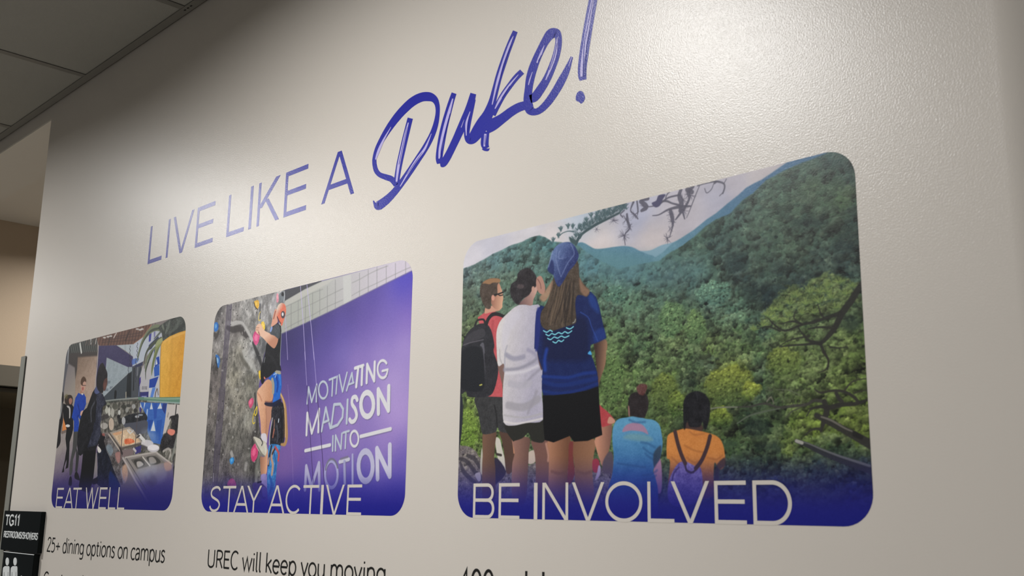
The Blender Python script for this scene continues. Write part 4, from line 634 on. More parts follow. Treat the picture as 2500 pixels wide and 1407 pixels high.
    c.poly(A((940, 560), (985, 535), (1015, 580), (1038, 680), (1015, 745), (965, 725), (935, 650)), (172, 126, 110), 1.5); c.line(A((950, 570), (980, 620), (990, 680)), 2, (120, 82, 76), 1)
    # woman with long hair, blue headscarf and blue shirt
    c.poly(B((945, 975), (1150, 930), (1172, 1000), (1152, 1150), (1142, 1300), (1122, 1600), (962, 1600), (952, 1250), (958, 1120)), (150, 100, 70), 1.3, grad=(B((960, 1100))[0], (168, 116, 86), B((1140, 1100))[0], (112, 72, 50)))
    c.poly(B((1195, 975), (1412, 965), (1402, 1150), (1392, 1300), (1402, 1600), (1232, 1600), (1214, 1250), (1196, 1120)), (138, 94, 66), 1.3, grad=(B((1200, 1100))[0], (124, 84, 60), B((1390, 1100))[0], (146, 102, 74)))
    c.poly(B((1156, 1010), (1196, 990), (1196, 1120), (1214, 1300), (1180, 1400), (1140, 1400), (1150, 1150)), (118, 52, 50), 2)
    c.line(B((980, 1290), (1060, 1310), (1120, 1290)), 6, (110, 70, 52), 3, .5); c.line(B((1240, 1290), (1310, 1310), (1380, 1290)), 6, (110, 72, 56), 3, .5)
    # red shirted sitter behind
    c.poly(B((1462, 820), (1535, 825), (1590, 800), (1566, 1050), (1502, 1235), (1462, 1160), (1418, 1010), (1420, 960)), (184, 128, 104), 1.3, grad=(B((1440, 1000))[0], (196, 136, 108), B((1570, 1000))[0], (130, 90, 76)))
    c.poly(B((1458, 625), (1500, 650), (1560, 700), (1620, 775), (1600, 800), (1530, 832), (1480, 822)), (176, 60, 66), 1.4, noise=8); c.poly(B((1560, 740), (1590, 745), (1622, 780), (1600, 805), (1545, 800)), (196, 140, 118), 1.4)
    c.poly(B((1395, 1180), (1440, 1160), (1464, 1200), (1462, 1290), (1400, 1290)), (156, 48, 66), 1.6); c.poly(B((1455, 1230), (1475, 1250), (1465, 1330), (1420, 1380), (1440, 1300)), (176, 160, 190), 1.5)
    c.poly(B((1500, 1190), (1560, 1090), (1600, 1130), (1590, 1300), (1500, 1300)), (86, 74, 84), 2.5)
    c.poly(np.concatenate([A((1600, 1300), (1735, 1265), (1745, 1400)), B((1532, 60), (1524, 200), (1475, 350), (1448, 440), (1440, 300), (1420, 100))]), (112, 80, 62), 1.3, grad=(B((1425, 150))[0], (64, 44, 40), B((1530, 150))[0], (150, 112, 84)))
    c.poly(B((832, 30), (885, 30), (884, 262), (852, 190)), (84, 60, 62), 1.3)
    bl = np.concatenate([A((935, 950), (985, 870), (1060, 900), (1380, 800), (1400, 700), (1480, 712), (1560, 715), (1622, 780), (1660, 900), (1692, 1050), (1738, 1245), (1660, 1288), (1558, 1325), (1552, 1400)), B((1372, 90), (1402, 165), (1442, 290), (1454, 432), (1330, 475), (1180, 505), (1000, 522), (895, 522), (880, 450), (888, 262), (850, 150), (830, 55)), A((912, 1368), (922, 1100))])
    c.poly(bl, (15, 33, 88), 1.2, sm=False, noise=6)
    c.poly(A((1020, 1180), (1200, 1100), (1400, 1000), (1520, 1050), (1540, 1350), (1500, 1500), (1060, 1500), (1020, 1400)), (13, 22, 62), 12, .85)
    c.poly(A((1530, 780), (1570, 740), (1630, 830), (1650, 960), (1560, 880)), (28, 74, 158), 6, .55); c.poly(A((1600, 1180), (1700, 1130), (1730, 1240), (1660, 1280), (1600, 1300)), (24, 62, 146), 5, .55)
    c.line(A((1440, 950), (1530, 1010), (1570, 1120), (1640, 1280)), 2.4, (44, 76, 160), 1.6, .7); c.poly(A((935, 950), (975, 900), (990, 1000), (960, 1350), (920, 1360)), (30, 42, 120), 3, .8)
    for pts, w, col, s in [(((890, 330), (1000, 335), (1150, 340), (1300, 300), (1420, 290)), 7, (15, 50, 132), 3), (((900, 380), (1050, 420), (1250, 390), (1430, 350)), 10, (15, 44, 116), 4), (((900, 480), (1050, 500), (1250, 470), (1440, 400)), 6, (15, 44, 118), 3),
                           (((930, 60), (910, 160), (915, 260)), 9, (18, 62, 160), 5), (((900, 440), (1100, 450), (1300, 430)), 4, (12, 30, 92), 3), (((900, 360), (1100, 375), (1250, 350)), 3, (12, 34, 104), 2)]:
        c.line(B(*pts), w, col, s, .8)
    c.poly(B((1345, 100), (1370, 70), (1385, 110)), (60, 160, 220), 1.3)
    c.poly(B((890, 520), (1000, 520), (1180, 502), (1330, 472), (1454, 428), (1462, 600), (1475, 760), (1492, 920), (1345, 980), (1205, 988), (1162, 930), (1080, 965), (1000, 996), (910, 972), (895, 800)), (12, 12, 16), 1.3, sm=False)
    # hair
    c.poly(A((1130, 560), (1105, 700), (1050, 850), (992, 950), (982, 1050), (1015, 1130), (1110, 1165), (1200, 1140), (1290, 1110), (1385, 1075), (1392, 1000), (1382, 850), (1405, 760), (1470, 760), (1520, 770), (1545, 705), (1470, 620), (1430, 540), (1410, 370), (1300, 300)), (72, 60, 50), 1.6, noise=14)
    c.poly(A((1120, 590), (1110, 690), (1060, 800), (1010, 830), (975, 780), (1040, 700)), (178, 132, 104), 4, .8); c.poly(A((1430, 560), (1480, 640), (1545, 705), (1500, 770), (1440, 700)), (150, 112, 88), 4, .75)
    for k in range(26):
        x = 1130 + rng.uniform(-20, 250); x2 = x - 60 + rng.uniform(-90, 60); col = [(116, 96, 76), (48, 40, 36), (90, 74, 60), (34, 28, 28)][k % 4]
        c.line(A((x, 620 + rng.uniform(-60, 60)), ((x + x2) / 2 + rng.uniform(-15, 15), 850), (x2, 1090 + rng.uniform(-60, 30))), [1.5, 4, 2], col, 1.8, .6)
    c.line(A((1385, 1030), (1375, 1060), (1355, 1072)), 1.6, (160, 165, 165), .9)
    c.poly(A((1065, 465), (1088, 380), (1108, 290), (1150, 210), (1210, 162), (1300, 146), (1360, 175), (1402, 240), (1422, 310), (1382, 400), (1312, 480), (1262, 570), (1205, 655), (1172, 640), (1150, 590), (1122, 510)), (46, 62, 120), 1.3, noise=14, grad=(A((1120, 220))[0], (98, 122, 168), A((1330, 420))[0], (38, 50, 104)))
    for pts in [((1170, 230), (1160, 330), (1180, 420), (1215, 540)), ((1330, 170), (1370, 280), (1300, 380), (1220, 540)), ((1200, 250), (1190, 330), (1240, 330))]:
        c.line(A(*pts), 2.5, (120, 136, 180), 2, .6)
    c.poly(A((1065, 465), (1110, 350), (1140, 420), (1130, 520)), (28, 40, 92), 3, .8); c.line(A((1120, 250), (1105, 310), (1075, 430)), 3, (130, 150, 185), 2, .6)
    for k in range(60):
        x, y = A((rng.uniform(1130, 1370), rng.uniform(180, 470)))[0]; c.ell(x, y, 1, 1, (112, 128, 176), 1, .4, n=6)
    wv = (110, 200, 214)
    for pts in [((1018, 1162), (1055, 1180), (1092, 1158), (1120, 1172)), ((1045, 1203), (1080, 1220), (1112, 1195), (1150, 1207), (1190, 1184), (1228, 1197), (1262, 1174), (1300, 1190), (1342, 1164)), ((1065, 1250), (1100, 1264), (1140, 1235), (1180, 1247), (1222, 1224), (1262, 1240), (1310, 1220)), ((1125, 1288), (1160, 1302), (1190, 1274), (1222, 1287), (1250, 1268)), ((1280, 1128), (1320, 1142), (1360, 1116))]:
        c.line(A(*pts), 2.5, wv, .8)
    # sitter in pale blue shirt
    c.poly(Cc((650, 1000), (700, 900), (722, 960), (730, 1110), (720, 1250), (680, 1250), (650, 1120)), (170, 124, 152), 1.5)
    c.poly(Cc((228, 700), (238, 590), (285, 515), (390, 492), (480, 480), (560, 508), (640, 520), (700, 565), (724, 650), (736, 760), (712, 900), (660, 985), (640, 1040), (665, 1110), (690, 1300), (620, 1700), (150, 1700), (180, 1250), (225, 1080), (242, 900), (232, 780)), (70, 140, 184), 1.4, noise=8,
           grad=((1530, 1040), (82, 150, 190), (1530, 1190), (26, 80, 150)))
    c.poly(Cc((330, 640), (368, 572), (460, 548), (545, 580), (592, 665), (530, 640), (420, 628)), (172, 122, 150), 2.2, .9)
    c.poly(Cc((340, 700), (400, 660), (560, 670), (640, 720), (560, 740), (400, 720)), (116, 156, 158), 5, .6)
    for pts in [((520, 745), (590, 760), (660, 800)), ((540, 800), (600, 850), (660, 880)), ((400, 520), (470, 545), (560, 540)), ((560, 860), (640, 920), (680, 880)), ((540, 1080), (620, 1070), (680, 1030)), ((540, 1120), (620, 1110), (670, 1080)), ((280, 960), (420, 980), (560, 1000))]:
        c.line(Cc(*pts), 4, (30, 76, 128), 3, .55)
    c.poly(Cc((660, 830), (720, 780), (715, 900), (680, 960), (650, 1000), (640, 900)), (44, 52, 66), 3, .75)
    c.poly(Cc((392, 470), (385, 390), (396, 300), (430, 250), (500, 238), (565, 255), (592, 320), (590, 400), (562, 478), (540, 500), (440, 485)), (40, 33, 36), 1.6, noise=10); c.poly(Cc((388, 380), (400, 395), (405, 480), (392, 475)), (150, 108, 100), 1.5)
    c.poly(Cc((485, 240), (472, 195), (510, 158), (572, 162), (578, 205), (545, 270), (500, 262)), (94, 56, 54), 2, noise=20)
    # sitter in orange shirt with a small purple pack
    c.poly(Cc((975, 545), (1120, 560), (1130, 640), (970, 630)), (74, 52, 48), 1.5)
    c.poly(Cc((780, 720), (800, 665), (860, 635), (960, 608), (1060, 622), (1190, 650), (1292, 690), (1342, 760), (1366, 880), (1362, 985), (1310, 1022), (1262, 950), (1250, 1100), (1240, 1300), (820, 1300), (812, 950), (778, 900)), (206, 126, 50), 1.4, noise=8,
           grad=((1700, 1120), (208, 128, 48), (1700, 1190), (110, 66, 60)))
    for pts in [((1010, 640), (1060, 670), (1150, 660)), ((960, 780), (1060, 830), (1160, 850)), ((1190, 900), (1280, 920), (1340, 880)), ((830, 900), (900, 960), (960, 940)), ((980, 900), (1050, 950), (1100, 940))]:
        c.line(Cc(*pts), 3.4, (156, 88, 36), 3, .6)
    c.poly(Cc((1270, 1000), (1360, 900), (1370, 980), (1310, 1040), (1300, 1200), (1260, 1200)), (48, 40, 52), 2.5, .8)
    c.poly(Cc((900, 955), (980, 945), (1060, 985), (1118, 1000), (1140, 1130), (1132, 1270), (1080, 1350), (900, 1400), (800, 1340), (790, 1200), (830, 1060)), (116, 102, 172), 1.8, noise=34)
    c.line(Cc((960, 960), (980, 1030), (1040, 1050), (1100, 990)), 5, (56, 44, 70), 1.4); c.line(Cc((900, 1000), (850, 1060), (830, 1150)), 4, (70, 58, 110), 1.6)
    c.line(Cc((862, 640), (890, 760), (925, 870), (965, 960)), 10, (70, 48, 50), 1.2); c.line(Cc((1215, 685), (1185, 800), (1130, 930), (1070, 1010)), 10, (66, 46, 50), 1.2)
    c.poly(Cc((950, 600), (944, 400), (958, 305), (1005, 252), (1080, 228), (1160, 258), (1210, 330), (1218, 420), (1204, 520), (1180, 610), (1152, 606), (1140, 540), (1110, 590), (1010, 590), (985, 530), (965, 606)), (26, 26, 32), 1.8, noise=12)
    c.line(Cc((1078, 240), (1090, 320)), 1.4, (62, 62, 68), 1, .7)
    # blue band
    c.overlay_base(.215, .02, (24, 24, 128), 1.0, .93)
    c.overlay_base(.085, .0, (12, 18, 124), 1.0, .75)
    c.img += (c.grain * 4)[..., None]
    return c
# ---------------------------------------------------------------- materials
def s2l(c):
    c = np.asarray(c, float) / 255.0
    return tuple(np.where(c <= 0.04045, c / 12.92, ((c + 0.055) / 1.055) ** 2.4)) + (1.0,)

def mat(name, col, rough=0.5, bump=0.0, bscale=300.0, metal=0.0, vary=0.0, spec=0.5, emit=None, detail=3.0, coat=0.0):
    m = bpy.data.materials.new(name); m.use_nodes = True; nt = m.node_tree; b = nt.nodes['Principled BSDF']
    b.inputs['Base Color'].default_value = s2l(col); b.inputs['Roughness'].default_value = rough
    b.inputs['Metallic'].default_value = metal; b.inputs['Specular IOR Level'].default_value = spec
    tc = nt.nodes.new('ShaderNodeTexCoord')
    geo = nt.nodes.new('ShaderNodeNewGeometry')
    if bump:
        n = nt.nodes.new('ShaderNodeTexNoise'); n.inputs['Scale'].default_value = bscale; n.inputs['Detail'].default_value = detail; n.inputs['Roughness'].default_value = 0.45
        nt.links.new(geo.outputs['Position'], n.inputs['Vector'])
        bp = nt.nodes.new('ShaderNodeBump'); bp.inputs['Strength'].default_value = bump; bp.inputs['Distance'].default_value = 0.001
        nt.links.new(n.outputs['Fac'], bp.inputs['Height'])
        if coat:      # glossy film with an orange-peel surface over a matt body
            b.inputs['Coat Weight'].default_value = coat; b.inputs['Coat Roughness'].default_value = rough; b.inputs['Coat IOR'].default_value = 1.5
            b.inputs['Roughness'].default_value = 0.6; b.inputs['Specular IOR Level'].default_value = 0.1
            nt.links.new(bp.outputs['Normal'], b.inputs['Coat Normal'])
            b2 = nt.nodes.new('ShaderNodeBump'); b2.inputs['Strength'].default_value = bump * .12; b2.inputs['Distance'].default_value = 0.001
            nt.links.new(n.outputs['Fac'], b2.inputs['Height']); nt.links.new(b2.outputs['Normal'], b.inputs['Normal'])
        else:
            nt.links.new(bp.outputs['Normal'], b.inputs['Normal'])
    if vary:
        n2 = nt.nodes.new('ShaderNodeTexNoise'); n2.inputs['Scale'].default_value = 5.0; n2.inputs['Detail'].default_value = 5.0
        nt.links.new(geo.outputs['Position'], n2.inputs['Vector'])
        mx = nt.nodes.new('ShaderNodeMixRGB'); mx.blend_type = 'MIX'
        c1 = np.array(s2l(col)[:3]); mx.inputs[1].default_value = tuple(c1 * (1 - vary)) + (1,); mx.inputs[2].default_value = tuple(np.minimum(c1 * (1 + vary), 1)) + (1,)
        nt.links.new(n2.outputs['Fac'], mx.inputs[0]); nt.links.new(mx.outputs[0], b.inputs['Base Color'])
    if emit:
        b.inputs['Emission Color'].default_value = s2l(col); b.inputs['Emission Strength'].default_value = emit
    return m

WALL_BUMP, WALL_SC, WALL_R = 0.40, 460.0, 0.325
M_wall = mat('wall_paint', (204, 197, 188), WALL_R, WALL_BUMP, WALL_SC, vary=0.015, coat=1.0)
M_cutout = mat('cutout_wall_paint', (204, 197, 188), WALL_R, WALL_BUMP, WALL_SC, vary=0.015, coat=1.0)
M_side = mat('corridor_paint', (196, 178, 156), 0.55, 0.25, 240, vary=0.02)
M_soffit = mat('soffit_paint', (212, 208, 200), 0.6, 0.2, 240, vary=0.01)
M_ceil = mat('ceiling_tile_mineral', (150, 149, 143), 0.92, 0.9, 420, vary=0.04, spec=0.1)
M_grid = mat('ceiling_grid_metal', (112, 110, 104), 0.5, 0.05, 200)
M_black = mat('black_shadow_gap', (8, 8, 8), 0.7)
M_floor = mat('floor_tile', (186, 180, 170), 0.45, 0.1, 60, vary=0.1)
M_frame = mat('painted_steel_frame', (98, 94, 85), 0.45, 0.1, 200, vary=0.02)
M_guard = mat('grey_guard', (120, 120, 112), 0.45, 0.1, 200)
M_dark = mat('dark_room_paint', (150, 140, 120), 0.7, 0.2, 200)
M_purple = mat('violet_vinyl', (24, 30, 146), 0.31, WALL_BUMP * .8, WALL_SC, coat=1.0)
M_streak = mat('pale_violet_vinyl', (176, 168, 214), 0.32, WALL_BUMP * .8, WALL_SC, coat=1.0)
M_text = mat('charcoal_vinyl', (28, 27, 25), 0.4, WALL_BUMP * .6, WALL_SC, spec=0.3)
M_sign = mat('black_sign_acrylic', (5, 9, 9), 0.34, 0.15, 900, vary=0.1, spec=0.1)
M_signtext = mat('white_sign_acrylic', (205, 208, 208), 0.5)
M_trim = mat('lamp_trim_white', (215, 212, 205), 0.5)
M_lens = mat('lamp_lens', (255, 244, 226), 0.4, emit=6.0)

# ---------------------------------------------------------------- mesh helpers
def link(name, bm, m, parent=None):
    me = bpy.data.meshes.new(name); bmesh.ops.recalc_face_normals(bm, faces=bm.faces); bm.to_mesh(me); bm.free()
    if m: me.materials.append(m)
    o = bpy.data.objects.new(name, me); COL.objects.link(o)
    if parent: o.parent = parent
    return o

def empty(name, loc=(0, 0, 0)):
    o = bpy.data.objects.new(name, None); COL.objects.link(o); o.location = loc; o.empty_display_size = .1; return o

def put(o, parent):
    """parent a mesh written in world coordinates to an Empty that stands elsewhere"""
    o.parent = parent; o.matrix_parent_inverse = Matrix.Translation(-Vector(parent.location)); return o

def add_box(bm, x0, x1, y0, y1, z0, z1, bev=0.0):
    v = [bm.verts.new((x, y, z)) for x in (x0, x1) for y in (y0, y1) for z in (z0, z1)]
    fs = [bm.faces.new([v[i] for i in f]) for f in ((0, 1, 3, 2), (4, 6, 7, 5), (0, 4, 5, 1), (2, 3, 7, 6), (0, 2, 6, 4), (1, 5, 7, 3))]
    if bev:
        es = list({e for f in fs for e in f.edges}); bmesh.ops.bevel(bm, geom=es, offset=bev, segments=2, affect='EDGES')

def box(name, m, x0, x1, y0, y1, z0, z1, parent=None, bev=0.0):
    bm = bmesh.new(); add_box(bm, x0, x1, y0, y1, z0, z1, bev); o = link(name, bm, m)
    if parent: put(o, parent)
    return o

def struct(o, kind='structure'):
    o['kind'] = kind; return o

_LAYER = [0]
def stagger(y1):
    _LAYER[0] += 1; return y1 - (_LAYER[0] % 12) * 4e-6

def prism(bm, pts, y0, y1):
    """a flat outline in the wall plane (x, z) given a thickness from y0 (wall side) to y1 (front, smaller y)"""
    y1 = stagger(y1); n = len(pts); a = [bm.verts.new((x, y1, z)) for x, z in pts]; b = [bm.verts.new((x, y0, z)) for x, z in pts]
    try: bm.faces.new(a); bm.faces.new(b[::-1])
    except ValueError: return
    for i in range(n): bm.faces.new((a[i], b[i], b[(i + 1) % n], a[(i + 1) % n]))

def strip(bm, L, R, y0, y1):
    """ribbon between two matching edges L and R, lists of (x, z)"""
    y1 = stagger(y1); n = len(L); va = [[bm.verts.new((p[0], y, p[1])) for p in e] for y in (y1, y0) for e in (L, R)]
    fl, fr, bl, br = va
    for i in range(n - 1):
        bm.faces.new((fl[i], fl[i + 1], fr[i + 1], fr[i])); bm.faces.new((bl[i], br[i], br[i + 1], bl[i + 1]))
        bm.faces.new((fl[i], bl[i], bl[i + 1], fl[i + 1])); bm.faces.new((fr[i], fr[i + 1], br[i + 1], br[i]))
    bm.faces.new((fl[0], fr[0], br[0], bl[0])); bm.faces.new((fl[-1], bl[-1], br[-1], fr[-1]))

def offset_pair(p, w):
    p = np.asarray(p, float); n = len(p); w = np.full(n, w, float) if np.isscalar(w) else np.asarray(w, float)
    d = np.diff(p, axis=0); d /= np.maximum(np.linalg.norm(d, axis=1, keepdims=True), 1e-9)
    L, R = [], []
    for i in range(n):
        a = d[max(i - 1, 0)]; b = d[min(i, n - 2)]; t = a + b; k = np.linalg.norm(t)
        t = t / k if k > 1e-6 else b
        nrm = np.array([-t[1], t[0]]); c = max(abs(nrm @ np.array([-b[1], b[0]])), .45)
        L.append(p[i] + nrm * w[i] / 2 / c); R.append(p[i] - nrm * w[i] / 2 / c)
    return L, R

def ribbon(bm, p, w, y0, y1):
    L, R = offset_pair(p, w); strip(bm, L, R, y0, y1)

# ---------------------------------------------------------------- capital letters with flat cut ends (x0..x1, z0..z1, stem width w)
def ellipse_pts(cx, cz, rx, rz, a0, a1, n=40):
    t = np.linspace(math.radians(a0), math.radians(a1), n); return [(cx + rx * math.cos(a), cz + rz * math.sin(a)) for a in t]

def capital(bm, ch, x0, x1, z0, z1, w, y0, y1):
    P = lambda *pts: prism(bm, pts, y0, y1)
    rect = lambda a, b, c, d: P((a, c), (b, c), (b, d), (a, d))
    def slant(xa, za, xb, zb, hw): P((xa - hw / 2, za), (xa + hw / 2, za), (xb + hw / 2, zb), (xb - hw / 2, zb))
    def arc(cx, cz, rx, rz, a0, a1, n=40):
        ro = ellipse_pts(cx, cz, rx, rz, a0, a1, n); ri = ellipse_pts(cx, cz, rx - w, rz - w, a0, a1, n); strip(bm, ro, ri, y0, y1)
    W, H = x1 - x0, z1 - z0
    def hw(dx, dz): return w * math.hypot(dx, dz) / abs(dz)
    if ch == 'I': rect(x0, x1, z0, z1)
    elif ch == 'L': rect(x0, x0 + w, z0, z1); rect(x0 + w, x1, z0, z0 + w)
    elif ch == 'E':
        rect(x0, x0 + w, z0, z1); rect(x0 + w, x1, z1 - w, z1); rect(x0 + w, x1 - .05 * W, z0 + H * .52 - w / 2, z0 + H * .52 + w / 2); rect(x0 + w, x1, z0, z0 + w)
    elif ch == 'T': rect(x0, x1, z1 - w, z1); rect((x0 + x1) / 2 - w / 2, (x0 + x1) / 2 + w / 2, z0, z1 - w)
    elif ch in 'AV':
        s = hw(W / 2, H); xc = (x0 + x1) / 2; za, zb = (z0, z1) if ch == 'A' else (z1, z0)
        slant(x0 + s / 2, za, xc - s * .08, zb, s); slant(x1 - s / 2, za, xc + s * .08, zb, s)
        if ch == 'A':
            f = .27; xl = x0 + s + (xc - s * .08 + s / 2 - x0 - s) * f; rect(xl - s * .3, x0 + x1 - xl + s * .3, z0 + H * f - w * .15, z0 + H * f + w * .85)
    elif ch == 'Y':
        s = hw(W / 2, H * .55); xc = (x0 + x1) / 2; zm = z0 + H * .45; slant(xc - s * .05, zm, x0 + s / 2, z1, s); slant(xc + s * .05, zm, x1 - s / 2, z1, s); rect(xc - w / 2, xc + w / 2, z0, zm + w * .4)
    elif ch == 'N': rect(x0, x0 + w, z0, z1); rect(x1 - w, x1, z0, z1); s = hw(W - w, H); slant(x0 + s / 2, z1, x1 - s / 2, z0, s)
    elif ch == 'W':
        s = hw(W / 4, H); xs = [x0 + s / 2, x0 + W * .285, x0 + W * .5, x1 - W * .285, x1 - s / 2]
        for i in range(4): slant(xs[i], z1 if i % 2 == 0 else z0, xs[i + 1], z0 if i % 2 == 0 else z1, s)
    elif ch == 'K':
        rect(x0, x0 + w, z0, z1); s = hw(W, H * .62); slant(x0 + w * .9, z0 + H * .40, x1 - s / 2 - .04 * W, z1, s); s2 = hw(W * .62, H * .56); slant(x0 + W * .40, z0 + H * .56, x1 - s2 / 2, z0, s2)
    elif ch == 'O': arc((x0 + x1) / 2, (z0 + z1) / 2, W / 2, H / 2 + w * .15, 0, 360, 64)
    elif ch == 'C': arc((x0 + x1) / 2 + W * .05, (z0 + z1) / 2, W * .55, H / 2 + w * .15, 46, 314, 48)
    elif ch == 'D':
        rect(x0, x0 + w, z0, z1); r = min(W * .62, H * .5); xm = x1 - r; rect(x0 + w, xm, z1 - w, z1); rect(x0 + w, xm, z0, z0 + w); arc(xm, (z0 + z1) / 2, r, H / 2, -90, 90, 36)
    elif ch == 'B':
        rect(x0, x0 + w, z0, z1); zm = z0 + H * .52
        for za, zb, xr in ((zm - w / 2, z1, x1 - W * .04), (z0, zm + w / 2, x1)):
            r = (zb - za) / 2; rx = min(r * 1.0, W * .55); xm = xr - rx; rect(x0 + w, xm, zb - w, zb); rect(x0 + w, xm, za, za + w); arc(xm, za + r, rx, r, -90, 90, 24)
    elif ch == 'S':
        p = [(.93, .86), (.78, .965), (.52, .985), (.22, .90), (.12, .74), (.22, .60), (.50, .51), (.80, .41), (.93, .26), (.80, .09), (.50, .015), (.22, .06), (.05, .20)]
        q = smooth_pts([(x0 + W * a, z0 + w * .35 + (H - w * .7) * b) for a, b in p], closed=False, n=6); ribbon(bm, q, w, y0, y1)

# ---------------------------------------------------------------- light stroke alphabet for the small lines of text (cap height 1)
XH = .70
def _o(cx, rx, cz=XH / 2, rz=XH / 2, a0=0, a1=360, n=22): return ellipse_pts(cx, cz, rx, rz, a0, a1, n)
FONT = {
    '2': (.60, [smooth_pts([(.08, .80), (.14, .94), (.28, 1.0), (.43, .95), (.49, .78), (.42, .58), (.25, .33), (.07, .03)], False), [(.05, .03), (.52, .03)]]),
    '5': (.60, [[(.47, .97), (.15, .97), (.11, .56)], smooth_pts([(.11, .57), (.24, .63), (.40, .58), (.49, .42), (.49, .24), (.40, .07), (.24, .0), (.07, .05)], False)]),
    '4': (.62, [[(.38, 0), (.38, 1.0), (.04, .30), (.54, .30)]]),
    '0': (.64, [_o(.30, .24, .5, .5, 0, 360, 30)]),
    '1': (.44, [[(.10, .80), (.27, .98), (.27, 0)]]),
    '+': (.70, [[(.08, .42), (.60, .42)], [(.34, .68), (.34, .16)]]),
    ' ': (.27, []), '/': (.40, [[(.02, -.05), (.34, 1.03)]]),
    'd': (.60, [_o(.28, .22), [(.50, 0), (.50, 1.06)]]), 'b': (.60, [_o(.31, .22), [(.09, 0), (.09, 1.06)]]),
    'i': (.24, [[(.12, 0), (.12, XH)], [(.12, .88), (.12, .98)]]), 'l': (.25, [[(.10, 1.06), (.10, .12), (.13, .02), (.19, .0)]]),
    'n': (.58, [[(.09, 0), (.09, XH)], smooth_pts([(.09, .46), (.16, .64), (.30, .70), (.43, .63), (.48, .45)], False), [(.48, .46), (.48, 0)]]),
    'm': (.90, [[(.09, 0), (.09, XH)], smooth_pts([(.09, .46), (.16, .64), (.28, .70), (.39, .63), (.44, .45)], False), [(.44, .46), (.44, 0)], smooth_pts([(.44, .46), (.51, .64), (.63, .70), (.75, .63), (.80, .45)], False), [(.80, .46), (.80, 0)]]),
    'u': (.58, [[(.09, XH), (.09, .22)], smooth_pts([(.09, .24), (.14, .06), (.27, .0), (.41, .07), (.48, .24)], False), [(.48, XH), (.48, 0)]]),
    'g': (.60, [_o(.28, .22, .37, .33), [(.50, XH), (.50, -.08)], smooth_pts([(.50, -.07), (.46, -.22), (.32, -.29), (.12, -.26)], False)]),
    'p': (.60, [_o(.31, .22), [(.09, XH), (.09, -.30)]]), 'o': (.60, [_o(.30, .24, n=28)]),
    't': (.38, [smooth_pts([(.16, .92), (.16, .60), (.16, .18), (.20, .03), (.32, .01)], False), [(.03, .67), (.33, .67)]]),
    's': (.46, [smooth_pts([(.38, .60), (.27, .69), (.14, .66), (.08, .53), (.16, .41), (.30, .33), (.38, .19), (.31, .04), (.17, .0), (.05, .08)], False)]),
    'c': (.50, [_o(.30, .24, a0=50, a1=310)]), 'e': (.58, [_o(.29, .23, a0=8, a1=318), [(.07, .37), (.51, .37)]]),
    'a': (.55, [smooth_pts([(.08, .58), (.18, .69), (.32, .69), (.42, .60), (.44, .45)], False), [(.44, .47), (.44, 0)], smooth_pts([(.44, .40), (.28, .40), (.12, .33), (.06, .18), (.12, .04), (.24, .0), (.38, .08), (.44, .22)], False)]),
    'w': (.80, [[(.03, XH), (.22, 0), (.40, XH), (.58, 0), (.77, XH)]]), 'v': (.50, [[(.03, XH), (.25, 0), (.47, XH)]]),
    'k': (.52, [[(.09, 0), (.09, 1.06)], [(.44, XH), (.12, .36)], [(.20, .42), (.48, 0)]]),
    'y': (.50, [[(.03, XH), (.26, .02)], smooth_pts([(.48, XH), (.26, .02), (.17, -.22), (.03, -.28)], False)]),
    'U': (.74, [[(.10, 1), (.10, .32)], smooth_pts([(.10, .34), (.15, .10), (.36, .0), (.57, .10), (.62, .34)], False), [(.62, .32), (.62, 1)]]),
    'R': (.64, [[(.10, 0), (.10, .98)], smooth_pts([(.10, .97), (.34, .97), (.50, .90), (.55, .73), (.48, .55), (.32, .48), (.10, .48)], False), [(.33, .48), (.58, 0)]]),
    'E': (.58, [[(.10, 0), (.10, 1.0)], [(.10, .965), (.52, .965)], [(.10, .51), (.48, .51)], [(.10, .035), (.53, .035)]]),
    'C': (.70, [_o(.40, .32, .5, .5, 48, 312, 28)]),
    'T': (.60, [[(.02, .96), (.58, .96)], [(.30, .96), (.30, 0)]]),
    'G': (.76, [_o(.39, .31, .5, .5, 45, 350, 28), [(.70, .44), (.42, .44)], [(.69, .46), (.69, .06)]]),
    'O': (.76, [_o(.38, .30, .5, .5, 0, 360, 30)]),
    'S': (.60, [smooth_pts([(.52, .80), (.44, .95), (.28, 1.0), (.12, .91), (.08, .74), (.18, .60), (.40, .47), (.52, .30), (.48, .10), (.30, .0), (.12, .06), (.04, .22)], False)]),
    'M': (.86, [[(.10, 0), (.10, 1.0)], [(.12, 1.0), (.43, .08), (.74, 1.0)], [(.76, 1.0), (.76, 0)]]),
    'H': (.70, [[(.10, 0), (.10, 1)], [(.60, 0), (.60, 1)], [(.10, .52), (.60, .52)]]),
    'W': (.95, [[(.03, 1), (.25, 0), (.48, 1), (.71, 0), (.92, 1)]]),
}

def text_line(txt, x0, x1, z_of, cap, w, y0, y1, m, parent, gap=0.0, name='letter'):
    """one mesh per character between x0 and x1; z_of(x) = baseline height; cap = cap height; w = stroke width"""
    total = sum(FONT[c][0] + gap for c in txt); sx = (x1 - x0) / total; cur = x0
    for c in txt:
        adv, strokes = FONT[c]
        if strokes:
            bm = bmesh.new()
            for s in strokes: ribbon(bm, [(cur + px * sx, z_of(cur) + pz * cap) for px, pz in s], w, y0, y1)
            put(link('numeral' if c.isdigit() else name, bm, m), parent)
        cur += (adv + gap) * sx
